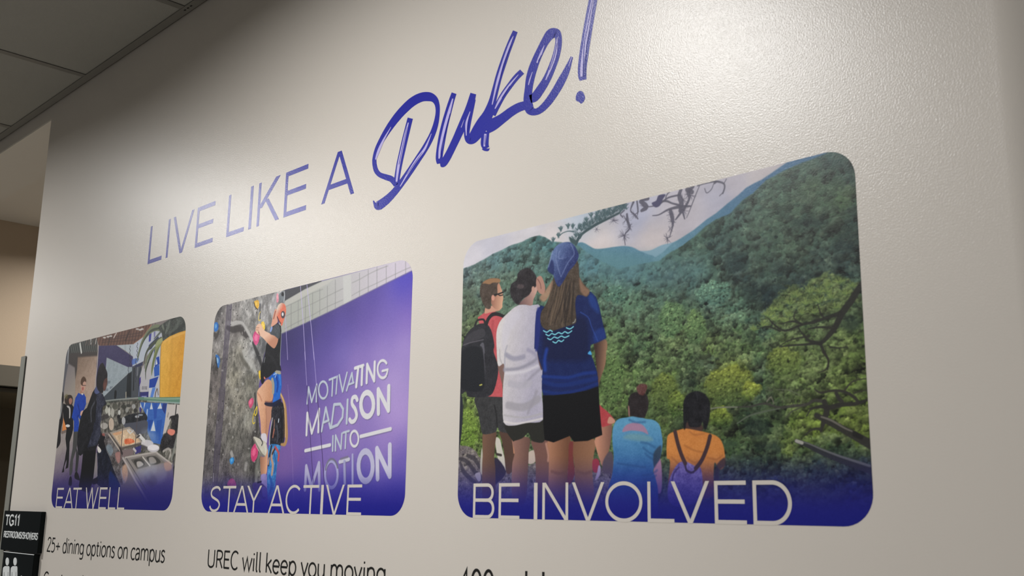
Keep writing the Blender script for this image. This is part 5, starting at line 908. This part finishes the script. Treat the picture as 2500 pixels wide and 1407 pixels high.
# ---------------------------------------------------------------- room shell
XC = -2.93 * D                                  # left end (outside corner) of the graphic wall
T_WALL = 0.186 * D
HDR = EYE + 1.066 * D                           # underside of the header over the opening
XP = -4.33 * D                                  # wall across the end of the corridor
XR = float(wall_xz([(2418, 0)])[0, 0]); RB = 0.075      # the wall ends in a rounded (bullnose) corner at the right edge of the view
outline = [(XC, 0.0)] + [(XR + RB * math.sin(a), RB - RB * math.cos(a)) for a in np.linspace(0, math.pi / 2, 96)] + [(XR + RB, T_WALL), (XC, T_WALL)]
bm = bmesh.new(); lo = [bm.verts.new((x, y, 0.0)) for x, y in outline]; hi = [bm.verts.new((x, y, CEIL + 0.05)) for x, y in outline]
bm.faces.new(lo[::-1]); bm.faces.new(hi)
for i in range(len(lo)):
    f = bm.faces.new((lo[i], lo[(i + 1) % len(lo)], hi[(i + 1) % len(lo)], hi[i]))
struct(link('wall_main', bm, M_wall))
struct(box('wall_front', M_wall, -8.6, XP, 0.0, T_WALL, 0.0, CEIL + 0.05))
struct(box('wall_header', M_wall, XP, XC, 0.0, T_WALL, HDR, CEIL + 0.05))
bm = bmesh.new(); add_box(bm, XP, XC - 0.0005, 0.001, T_WALL - 0.001, HDR - 0.003, HDR)
struct(link('trim_soffit', bm, M_soffit))
o = box('floor', M_floor, -8.6, 1.9, -3.4, 3.0, -0.1, 0.0); struct(o)
# corridor behind the opening
CC = HDR + 0.045
struct(box('ceiling_corridor', M_soffit, XP, 1.9, T_WALL, 3.0, CC, CC + 0.05))
struct(box('wall_back', M_side, -8.6, 1.9, 3.0, 3.1, 0.0, CEIL + .05)); struct(box('wall_right', M_side, 1.9, 2.0, T_WALL + .1, 3.0, 0.0, CEIL + .05))
# end wall with door opening
DY0, DY1, DZ = T_WALL + 0.1, 0.95 * D, EYE + 0.444 * D
bm = bmesh.new()
add_box(bm, XP - 0.12, XP, DY1, 3.0, 0, CEIL + .05); add_box(bm, XP - 0.12, XP, DY0, DY1, DZ, CEIL + .05)
struct(link('wall_left', bm, M_side))
t = empty('door_1', (XP, (DY0 + DY1) / 2, 0)); struct(t)
put(box('door_head', M_frame, XP - 0.13, XP + 0.018, DY0 - 0.09, DY1 + 0.09, DZ, EYE + 0.527 * D, bev=0.003), t)
put(box('door_jamb', M_frame, XP - 0.13, XP + 0.018, DY0 - 0.09, DY0, 0, DZ, bev=0.003), t)
put(box('door_jamb', M_frame, XP - 0.13, XP + 0.018, DY1, DY1 + 0.09, 0, DZ, bev=0.003), t)
put(box('door_stop', M_frame, XP - 0.085, XP - 0.04, DY0, DY1, DZ - 0.016, DZ, bev=0.002), t)
# dim vestibule seen through the doorway
bm = bmesh.new(); VX = -5.43 * D
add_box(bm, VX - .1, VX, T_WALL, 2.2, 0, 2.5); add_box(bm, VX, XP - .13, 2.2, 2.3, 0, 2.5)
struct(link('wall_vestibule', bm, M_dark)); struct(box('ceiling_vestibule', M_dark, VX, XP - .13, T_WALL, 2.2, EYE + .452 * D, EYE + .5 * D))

# suspended ceiling: wall angle, tees and tiles
G = 0.5495 * D; GX = -2.655 * D; GY = -0.010 * D - 0.022
ce = empty('ceiling', (-1.0, -1.0, CEIL)); struct(ce)
tw = 0.0225
bm = bmesh.new(); add_box(bm, -8.6, 1.7, -0.0265, -0.0035, CEIL, CEIL + 0.0015); add_box(bm, -8.6, 1.7, -0.0045, -0.0035, CEIL, CEIL + 0.02)
put(link('wall_angle', bm, M_grid), ce)
for (x, l) in [(462, 6), (472, 5), (452, 4)]:
    q = wall_xz([(x, 20 - (x - 462) * .62)])
    dx = -2.095 * D + (x - 462) * .0016; put(box('angle_slot', M_black, dx - .004, dx + .004, -0.019, -0.015, CEIL - 0.0004, CEIL + 0.0004), ce)
nx0, nx1, ny = -8, 8, 6
for k in range(nx0, nx1 + 1):
    x = GX + k * G; put(box('cross_tee', M_grid, x - tw / 2, x + tw / 2, -0.0265 - ny * G, -0.0265, CEIL + 0.0008, CEIL + 0.0025), ce)
for j in range(1, ny + 1):
    y = -0.012 - j * G; put(box('main_tee', M_grid, GX + nx0 * G, GX + nx1 * G, y - tw / 2, y + tw / 2, CEIL - 0.0005, CEIL + 0.001), ce)
bmt = bmesh.new(); add_box(bmt, -G / 2 + .004, G / 2 - .004, -G / 2 + .004, G / 2 - .004, 0.0035, 0.018)
tile0 = link('ceiling_tile', bmt, M_ceil)
lamp_cells = []
first = True
for k in range(nx0, nx1):
    for j in range(ny):
        cx_, cy_ = GX + (k + .5) * G, -0.012 - (j + .5) * G
        hit = any(abs(cx_ - x) < G / 2 and abs(cy_ - y) < G / 2 for x, y in LAMP_GRID)
        if hit: lamp_cells.append((cx_, cy_)); continue
        o = tile0 if first else tile0.copy()
        if not first: COL.objects.link(o)
        first = False; o.location = (cx_, cy_, CEIL); put(o, ce)
# recessed lamps (a tile with a round hole, a white trim ring and a lens)
def ring_bm(r0, r1, z0, z1, n=48, sq=None, off=(0, 0)):
    bm = bmesh.new(); rings = []
    for r, z in ((r0, z0), (r1, z0), (r1, z1), (r0, z1)):
        rings.append([bm.verts.new((r * math.cos(2 * math.pi * i / n), r * math.sin(2 * math.pi * i / n), z)) for i in range(n)])
    if sq:
        for ri in (1, 2):
            for i, v in enumerate(rings[ri]):
                a = 2 * math.pi * i / n; k = sq / max(abs(math.cos(a)), abs(math.sin(a))); v.co.x = k * math.cos(a) + off[0]; v.co.y = k * math.sin(a) + off[1]
    for a, b in ((0, 1), (1, 2), (2, 3), (3, 0)):
        for i in range(n): bm.faces.new((rings[a][i], rings[a][(i + 1) % n], rings[b][(i + 1) % n], rings[b][i]))
    return bm
for n_, (x, y) in enumerate(LAMP_GRID):
    cx_, cy_ = min(lamp_cells, key=lambda c: abs(c[0] - x) + abs(c[1] - y))
    tl = link('ceiling_tile', ring_bm(0.115, 0, 0.0035, 0.018, sq=G / 2 - .004, off=(cx_ - x, cy_ - y)), M_ceil); tl.location = (x, y, CEIL); put(tl, ce)
    t = empty('downlight', (x, y, CEIL))
    tag(t, ['round recessed ceiling lamp beyond the corridor opening, furthest left', 'round recessed ceiling lamp in front of the corridor opening', 'round recessed ceiling lamp in front of the brush script', 'round recessed ceiling lamp past the right edge, furthest right of the row'][n_], 'ceiling lamp', 'recessed lamps along the wall')
    o = link('trim_ring', ring_bm(0.105, 0.125, -0.003, 0.003), M_trim); o.parent = t
    bm = bmesh.new(); bmesh.ops.create_cone(bm, cap_ends=True, segments=48, radius1=0.108, radius2=0.108, depth=0.004, matrix=Matrix.Translation((0, 0, .012)))
    o = link('lens', bm, M_lens); o.parent = t

# grey corner guard on the outside corner
gz = EYE + 0.386 * D
t = empty('corner_guard', (XC, 0, 0)); tag(t, 'grey corner guard wrapped round the left corner of the wall above the black sign', 'corner guard')
bm = bmesh.new(); add_box(bm, -2.945 * D, -2.914 * D, -0.0042, -0.0012, 0.1, gz); add_box(bm, -2.945 * D, XC - 0.0005, -0.0012, 0.045, 0.1, gz, 0)
link('guard_body', bm, M_guard); o = bpy.data.objects['guard_body']; put(o, t)
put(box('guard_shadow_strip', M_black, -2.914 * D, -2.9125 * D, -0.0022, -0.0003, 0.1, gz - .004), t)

# ---------------------------------------------------------------- printed pictures
def rounded_rect(x0, z0, w_, h_, r, n=10):
    pts = []
    for cx_, cz_, a in ((x0 + w_ - r, z0 + r, -90), (x0 + w_ - r, z0 + h_ - r, 0), (x0 + r, z0 + h_ - r, 90), (x0 + r, z0 + r, 180)):
        pts += [(cx_ + r * math.cos(math.radians(a + 90 * i / n)), cz_ + r * math.sin(math.radians(a + 90 * i / n))) for i in range(n + 1)]
    return pts

def picture_material(name, canvas, gain, sat):
    W_, H_ = canvas.W, canvas.H
    a = np.clip(canvas.img, 0, 255) / 255.0
    lin = np.where(a <= 0.04045, a / 12.92, ((a + 0.055) / 1.055) ** 2.4)
    g = (lin * np.array([.2126, .7152, .0722])).sum(-1, keepdims=True); lin = np.clip((g + (lin - g) * sat) * gain, 0, 1)
    enc = np.where(lin <= 0.0031308, lin * 12.92, 1.055 * lin ** (1 / 2.4) - 0.055)
    buf = np.ones((H_, W_, 4), np.float32); buf[..., :3] = enc[::-1]
    im = bpy.data.images.new(name, W_, H_, alpha=False); im.colorspace_settings.name = 'sRGB'
    im.pixels.foreach_set(buf.ravel()); im.update(); im.pack()
    m_ = mat(name, (128, 128, 128), 0.34, WALL_BUMP * .5, WALL_SC, coat=0.42); nt = m_.node_tree; t_ = nt.nodes.new('ShaderNodeTexImage'); t_.image = im; t_.extension = 'EXTEND'; t_.interpolation = 'Cubic'
    uv = nt.nodes.new('ShaderNodeUVMap'); nt.links.new(uv.outputs[0], t_.inputs['Vector']); nt.links.new(t_.outputs['Color'], nt.nodes['Principled BSDF'].inputs['Base Color'])
    return m_

G_crop = crop(1130, 1150, 5.814); H_crop = crop(1540, 1150, 5.814); U_crop = crop(500, 1160, 5.952); V_crop = crop(120, 1160, 11.364)
PIC = [
    ('rounded printed picture of guests at a food counter, left of the three, lettered EAT WELL', 1.2, .97,
     V_crop, [('E', (205, 640), (412, 380)), ('A', (398, 915), (650, 915)), ('T', (678, 385), (908, 385)), ('W', (1025, 350), (1372, 350)), ('E', (1392, 640), (1622, 375)), ('L', (1660, 600), (1835, 905)), ('L', (1912, 600), (2085, 905))], (V_crop((230, 362)), V_crop((2000, 340)))),
    ('rounded printed picture of a climber on a grey wall, lettered STAY ACTIVE', 1.14, 1.0,
     U_crop, [('S', (62, 480), (240, 190)), ('T', (272, 178), (458, 178)), ('A', (412, 540), (632, 540)), ('Y', (620, 155), (835, 155)), ('A', (915, 550), (1155, 555)), ('C', (1176, 360), (1405, 200)), ('T', (1436, 170), (1662, 170)), ('I', (1685, 360), (1722, 360)), ('V', (1765, 145), (2035, 145)), ('E', (2066, 360), (2288, 165))], (U_crop((300, 160)), U_crop((2180, 142)))),
    ('large rounded printed picture of hikers above wooded hills, right of the three, lettered BE INVOLVED', 1.04, .90,
     None, [('B', G_crop((148, 440)), G_crop((447, 550))), ('E', G_crop((510, 440)), G_crop((808, 200))), ('I', G_crop((1010, 400)), G_crop((1060, 400))), ('N', G_crop((1130, 400)), G_crop((1496, 400))), ('V', G_crop((1550, 170)), G_crop((2008, 165))),
            ('O', G_crop((2024, 440)), H_crop((165, 440))), ('L', H_crop((238, 400)), H_crop((620, 700))), ('V', H_crop((568, 155)), H_crop((1112, 152))), ('E', H_crop((1189, 440)), H_crop((1632, 180))), ('D', H_crop((1735, 440)), H_crop((2288, 470)))], (G_crop((300, 174)), H_crop((1900, 142)))),
]
for i, (lab, gain, sat, cr, letters, tops) in enumerate(PIC):
    cv = (paint_panel_0, paint_panel_1, paint_panel_2)[i]()
    x0 = PANEL_X0 + i * (PANEL_W + PANEL_GAP)
    t = empty('printed_picture', (x0 + PANEL_W / 2, 0, PANEL_Z0)); tag(t, lab, 'picture', 'printed wall pictures')
    pts = rounded_rect(x0, PANEL_Z0, PANEL_W, PANEL_H, 0.034 * D)
    bm = bmesh.new(); prism(bm, pts, -0.00002, -0.00010); uvl = bm.loops.layers.uv.new('UVMap')
    for f in bm.faces:
        for lp in f.loops: lp[uvl].uv = ((lp.vert.co.x - x0) / PANEL_W, (lp.vert.co.z - PANEL_Z0) / PANEL_H)
    put(link('print', bm, picture_material('picture_print_%d' % i, cv, gain, sat)), t)
    zt = float(np.mean([wall_xz(q)[0, 1] for q in tops]))
    CAP_W = (zt - PANEL_Z0) * .097
    for ch, a, b in letters:
        xa = wall_xz(cr(a) if cr else a)[0, 0]; xb = wall_xz(cr(b) if cr else b)[0, 0]
        bm = bmesh.new(); capital(bm, ch, xa, xb, PANEL_Z0 - 0.0006, zt, CAP_W, -0.00009, -0.00020)
        put(link('letter', bm, M_cutout), t)

# ---------------------------------------------------------------- headline LIVE LIKE A
X_crop = crop(340, 360, 4.464)
t = empty('headline', (wall_xz(X_crop((90, 1278)))[0, 0], 0, wall_xz(X_crop((90, 1278)))[0, 1])); tag(t, 'thin violet capitals reading LIVE LIKE A on the beige wall', 'lettering')
zb = float(np.mean([wall_xz(X_crop(q))[0, 1] for q in ((90, 1278), (285, 1212), (607, 1097), (945, 980), (1278, 865), (1573, 765), (1983, 622), (2342, 497))]))
zt = float(np.mean([wall_xz(X_crop(q))[0, 1] for q in ((125, 868), (320, 790), (378, 770), (640, 658), (975, 522), (1222, 426), (1308, 390), (1600, 278), (1843, 180), (2185, 42))]))
for ch, a, b in [('L', (90, 1278), (243, 1190)), ('I', (305, 1000), (325, 1000)), ('V', (376, 768), (602, 680)), ('E', (623, 860), (831, 600)), ('L', (947, 970), (1140, 875)), ('I', (1204, 660), (1232, 660)), ('K', (1292, 640), (1522, 782)), ('E', (1586, 520), (1843, 200)), ('A', (1983, 622), (2342, 497))]:
    xa, xb = wall_xz(X_crop(a))[0, 0], wall_xz(X_crop(b))[0, 0]
    bm = bmesh.new(); capital(bm, ch, xa, xb, zb, zt, (zt - zb) * .103, -0.00005, -0.0002); put(link('letter', bm, M_purple), t)

# ---------------------------------------------------------------- brush script
C1 = crop(900, 200, 4.263); C2 = crop(1160, 60, 4.397)
t = empty('script_lettering', tuple([float(wall_xz(C1((60, 1290)))[0, 0]), 0, float(wall_xz(C1((60, 1290)))[0, 1])])); tag(t, 'large violet brush script reading Duke! with pale streaks, above the right pictures', 'lettering')
def photo_strip(bm, f, pts, ws, y0, y1, n=6):
    a = np.column_stack([f(*pts), np.interp(np.linspace(0, 1, len(pts)), np.linspace(0, 1, len(ws)), ws)]) if len(ws) != len(pts) else np.column_stack([f(*pts), ws])
    q = smooth_pts(a, closed=False, n=n) if len(pts) > 2 else a
    L, R = offset_pair(q[:, :2], q[:, 2]); strip(bm, wall_xz(L), wall_xz(R), y0, y1)
def blob(bm, f, pts, y0, y1): prism(bm, [tuple(p) for p in wall_xz(smooth_pts(f(*pts)))], y0, y1)
s1, s2 = 1 / 4.263, 1 / 4.397
def W1(*w): return [v * s1 for v in w]
def W2(*w): return [v * s2 for v in w]
Y = (-0.00005, -0.0002); YS = (-0.00035, -0.00045); YD = (-0.00055, -0.00068)
SCRIPT = {
    'd': ([(C1, [(434, 378), (408, 480), (376, 610), (345, 745), (318, 870), (298, 990), (285, 1090)], W1(56, 58, 60, 60, 60, 58, 56)),
           (C1, [(285, 1075), (240, 1015), (180, 992), (118, 968), (82, 930), (64, 870), (62, 800), (90, 700), (140, 600), (210, 485), (290, 375), (370, 285), (460, 205), (550, 160), (630, 155), (685, 182), (714, 240), (719, 320), (702, 430), (664, 545), (600, 670), (520, 795), (430, 930), (345, 1050), (262, 1155), (180, 1235), (105, 1290)],
            W1(50, 62, 60, 52, 50, 46, 44, 50, 58, 70, 80, 86, 92, 94, 94, 72, 50, 44, 52, 60, 66, 68, 68, 68, 72, 86, 96)), (C1, [(50, 1236), (64, 1268), (98, 1296), (160, 1262)], W1(10, 30, 78, 70))],
          [(C1, [(415, 425), (385, 540), (345, 720), (312, 880), (292, 1040)], W1(10, 20, 24, 26, 18)), (C1, [(235, 470), (160, 600), (105, 720), (75, 810)], W1(4, 18, 26, 12)), (C1, [(655, 540), (590, 690), (510, 800), (430, 920), (330, 1090)], W1(4, 22, 24, 18, 8))],
          [(C1, [(402, 470), (352, 700), (318, 860)], W1(3, 5, 5)), (C1, [(560, 735), (480, 850), (400, 965)], W1(3, 5, 3))]),
    'u': ([(C1, [(890, 118), (862, 200), (830, 310), (795, 440), (765, 580), (742, 720), (734, 800), (742, 850)], W1(52, 58, 66, 72, 76, 74, 70, 60)), (C1, [(745, 862), (772, 852), (810, 800), (850, 725), (910, 600), (960, 490), (1010, 380), (1050, 270), (1090, 122)], W1(40, 76, 78, 76, 78, 84, 90, 80, 62)),
           (C1, [(1088, 180), (1060, 300), (1035, 430), (1022, 540), (1040, 605), (1080, 610), (1130, 560), (1180, 480), (1225, 390)], W1(56, 62, 60, 58, 66, 74, 84, 104, 120))],
          [(C1, [(878, 175), (835, 330), (790, 500), (750, 690), (735, 800)], W1(12, 30, 34, 34, 14)), (C1, [(1058, 310), (1020, 430), (1018, 560)], W1(6, 20, 8)), (C1, [(995, 395), (965, 475)], W1(3, 7))],
          [(C1, [(850, 330), (800, 520), (760, 700), (752, 790)], W1(4, 8, 8, 5)), (C1, [(1048, 360), (1030, 520)], W1(4, 6))]),
    'k': ([(C2, [(432, 72), (392, 170), (345, 290), (300, 420), (258, 550), (218, 700), (184, 830), (140, 960), (80, 1060), (20, 1150), (-30, 1230)], W2(52, 62, 66, 70, 70, 72, 80, 110, 130, 120, 100)),
           (C2, [(505, 505), (440, 570), (370, 660), (300, 760), (235, 880), (195, 975)], W2(62, 64, 62, 62, 60, 50)),
           (C2, [(110, 1120), (190, 1075), (290, 1010), (390, 935), (480, 885), (570, 862)], W2(120, 128, 104, 98, 96, 92)), (C2, [(112, 1150), (105, 1230), (104, 1290), (122, 1330)], W2(84, 84, 84, 66))],
          [(C2, [(412, 125), (370, 220), (300, 420), (240, 620), (185, 860)], W2(6, 22, 24, 24, 10)), (C2, [(465, 540), (360, 665), (270, 800), (215, 905)], W2(6, 20, 24, 10)), (C2, [(112, 1175), (100, 1310)], W2(24, 18))],
          [(C2, [(385, 220), (312, 420), (262, 600)], W2(4, 6, 4)), (C2, [(375, 660), (290, 790)], W2(4, 6)), (C2, [(112, 1190), (106, 1290)], W2(5, 5))]),
    'e': ([(C2, [(575, 880), (565, 800), (575, 690), (592, 580), (622, 470), (660, 370), (706, 270), (760, 170), (815, 100), (870, 95), (896, 150), (892, 230), (868, 340), (826, 460), (768, 590), (700, 700), (640, 780), (590, 800)], W2(96, 90, 84, 92, 92, 86, 82, 88, 108, 100, 72, 74, 78, 80, 84, 92, 94, 84)),
           (C2, [(575, 860), (590, 920), (650, 938), (715, 905), (790, 825), (865, 715), (930, 600), (985, 490), (1040, 345)], W2(92, 96, 72, 74, 80, 84, 84, 66, 26))],
          [(C2, [(745, 225), (705, 320), (665, 412)], W2(6, 22, 14)), (C2, [(618, 508), (590, 590), (574, 650)], W2(5, 12, 8)), (C2, [(885, 135), (865, 300), (820, 450), (760, 595)], W2(6, 30, 26, 10)), (C2, [(1040, 345), (1005, 450)], W2(8, 5))],
          [(C2, [(880, 200), (850, 350), (800, 490)], W2(6, 8, 5)), (C2, [(712, 330), (680, 395)], W2(3, 5))]),
    'exclamation_mark': ([(C2, [(1320, -520), (1262, -240), (1222, -20), (1192, 160), (1168, 320), (1152, 450), (1150, 545), (1160, 596)], W2(86, 92, 96, 98, 98, 94, 90, 76))],
          [(C2, [(1300, -460), (1215, 0), (1180, 220), (1150, 440), (1142, 560)], W2(20, 36, 36, 32, 22))], [(C2, [(1290, -400), (1208, 30), (1172, 240), (1160, 560)], W2(6, 10, 10, 8)), (C2, [(1228, 60), (1200, 220), (1185, 400), (1180, 560)], W2(5, 8, 8, 5))]),
}
for k, (main, streaks, darks) in SCRIPT.items():
    bm = bmesh.new()
    for f, pts, ws in main: photo_strip(bm, f, pts, ws, *Y)
    if k == 'k': blob(bm, C2, [(150, 1330), (158, 1318), (152, 1345), (135, 1360), (95, 1355), (75, 1335)], *Y)
    if k == 'exclamation_mark': blob(bm, C2, [(1080, 790), (1095, 735), (1128, 712), (1160, 728), (1180, 780), (1170, 820), (1140, 850), (1115, 832), (1088, 820)], *Y)
    root = put(link(k if k == 'exclamation_mark' else 'letter', bm, M_purple), t)
    for nm, lst, ys, mm in (('pale_streak', streaks, YS, M_streak), ('bristle_line', darks, YD, M_purple)):
        for f, pts, ws in lst:
            bm = bmesh.new(); photo_strip(bm, f, pts, ws, *ys); o = link(nm, bm, mm); o.parent = root

# ---------------------------------------------------------------- small text under the pictures
A1 = crop(100, 1280, 6.25); A2 = crop(490, 1310, 4.902); A3 = crop(1080, 1300, 6.25)
def line_of(txt, f, left, right, base_l, base_r, cap_top, w, label, parent_name='caption'):
    bl, br = wall_xz(f(base_l))[0], wall_xz(f(base_r))[0]; x0_, x1_ = wall_xz(f(left))[0, 0], wall_xz(f(right))[0, 0]
    sl = (br[1] - bl[1]) / (br[0] - bl[0]); zf = lambda x: bl[1] + (x - bl[0]) * sl
    ct = wall_xz(f(cap_top))[0]; cap = ct[1] - zf(ct[0])
    t = empty(parent_name, (x0_, 0, bl[1])); tag(t, label, 'lettering', 'dark captions under the pictures')
    text_line(txt, x0_, x1_, zf, cap, w, -0.0001, -0.0003, M_text, t)
    return cap
cap1 = line_of('25+ dining options on campus', A1, (86, 400), (1893, 560), (90, 418), (1870, 585), (130, 207), 0.0039, 'dark thin text reading 25+ dining options on campus under the left picture')
line_of('UREC will keep you moving', A2, (76, 300), (2225, 440), (100, 366), (790, 434), (100, 158), 0.0039, 'dark thin text reading UREC will keep you moving under the middle picture')
line_of('400+ clubs', A3, (265, 669), (1860, 669), (340, 935), (1700, 1040), (350, 566), 0.0046, 'dark text starting 400+ cut off below the right picture')
line_of('C', A1, (38, 790), (125, 790), (60, 945), (200, 955), (85, 730), 0.0042, 'cut off tops of a second dark text line starting with C, under the left caption')

cap_tip = [o for o in COL.objects if o.type == 'EMPTY' and o.get('label', '').startswith('cut off tops')][0]
for tx, ty in ((320, 775), (643, 785)):
    bm = bmesh.new(); ribbon(bm, [tuple(wall_xz(A1((tx, ty)))[0]), tuple(wall_xz(A1((tx - 14, ty + 190)))[0])], 0.0042, -0.0001, -0.0003); put(link('letter_stem', bm, M_text), cap_tip)

# ---------------------------------------------------------------- black room signs
def sign(name, x0, x1, yf, z0, z1, label):
    t = empty(name, ((x0 + x1) / 2, 0, z0)); tag(t, label, 'sign'); put(box('plate', M_sign, x0, x1, yf, -0.0005, z0, z1, bev=0.0008), t); return t
SY = -0.0125; sx0, sx1 = -2.917 * D, -2.663 * D
def on(px, py, y): return wall_xz([(px, py)], y)[0]
N5 = crop(0, 1230, 7.95)
zt = on(50, 1248.5, SY)[1]; zb = on(90, 1352, SY)[1]
t = sign('room_sign', sx0, sx1, SY, zb, zt, 'black block sign reading TG11 RESTROOMS/SHOWERS at the left corner of the wall')
ya, yb = SY + 0.0002, SY - 0.0010
def sign_text(txt, l, r, bl, top, w, parent):
    xl, xr = on(*N5(l)[0], SY)[0], on(*N5(r)[0], SY)[0]; z0_, z1_ = on(*N5(bl)[0], SY)[1], on(*N5(top)[0], SY)[1]
    text_line(txt, xl, xr, lambda x: z0_, z1_ - z0_, w, ya, yb, M_signtext, parent)
sign_text('TG11', (112, 300), (392, 330), (130, 418), (150, 222), 0.0050, t)
sign_text('RESTROOMS/SHOWERS', (78, 600), (738, 640), (100, 652), (100, 536), 0.0027, t)
SY2 = -0.0165
a = on(9.2, 1348, SY2)[0]; b = on(83.5, 1353, SY2)[0]; z2 = on(40, 1350.0, SY2)[1]
t = sign('pictogram_sign', a, b, SY2, z2 - 0.20, z2, 'black sign with two white standing figures, under the black TG11 sign')
put(box('painted_edge_glint', M_signtext, a + .001, b - .001, SY2 - .0006, SY2 + 0.001, z2 - 0.0016, z2 + .0002), t)  # white strip stands in for light caught along the plate's top edge
for cx_, sgn in ((145, 1), (297, -1)):
    bm = bmesh.new()
    h = [(cx_ + 32 * math.cos(q), 1127 + 78 * math.sin(q)) for q in np.linspace(0, 6.283, 20, endpoint=False)]
    prism(bm, [tuple(on(*N5(p)[0], SY2)) for p in h], SY2 + .0002, SY2 - .001)
    body = [(-84, 1290), (-78, 1245), (-45, 1216), (30, 1216), (42, 1250), (42, 1700), (25, 1700), (22, 1330), (12, 1330), (0, 2000), (-22, 2000), (-24, 1600), (-30, 1600), (-36, 2000), (-62, 2000), (-52, 1330), (-62, 1330), (-84, 1700), (-100, 1700)]
    q = [tuple(on(*N5((cx_ + dx, zz))[0], SY2)) for dx, zz in body]; prism(bm, q, SY2 + .0002, SY2 - .001)
    put(link('standing_figure', bm, M_signtext), t)
bm = bmesh.new(); prism(bm, [tuple(on(*N5(p)[0], SY2)) for p in ((400, 1420), (415, 1400), (432, 1412), (440, 1500), (405, 1500))], SY2 + .0002, SY2 - .001); put(link('pictogram_tip', bm, M_signtext), t)
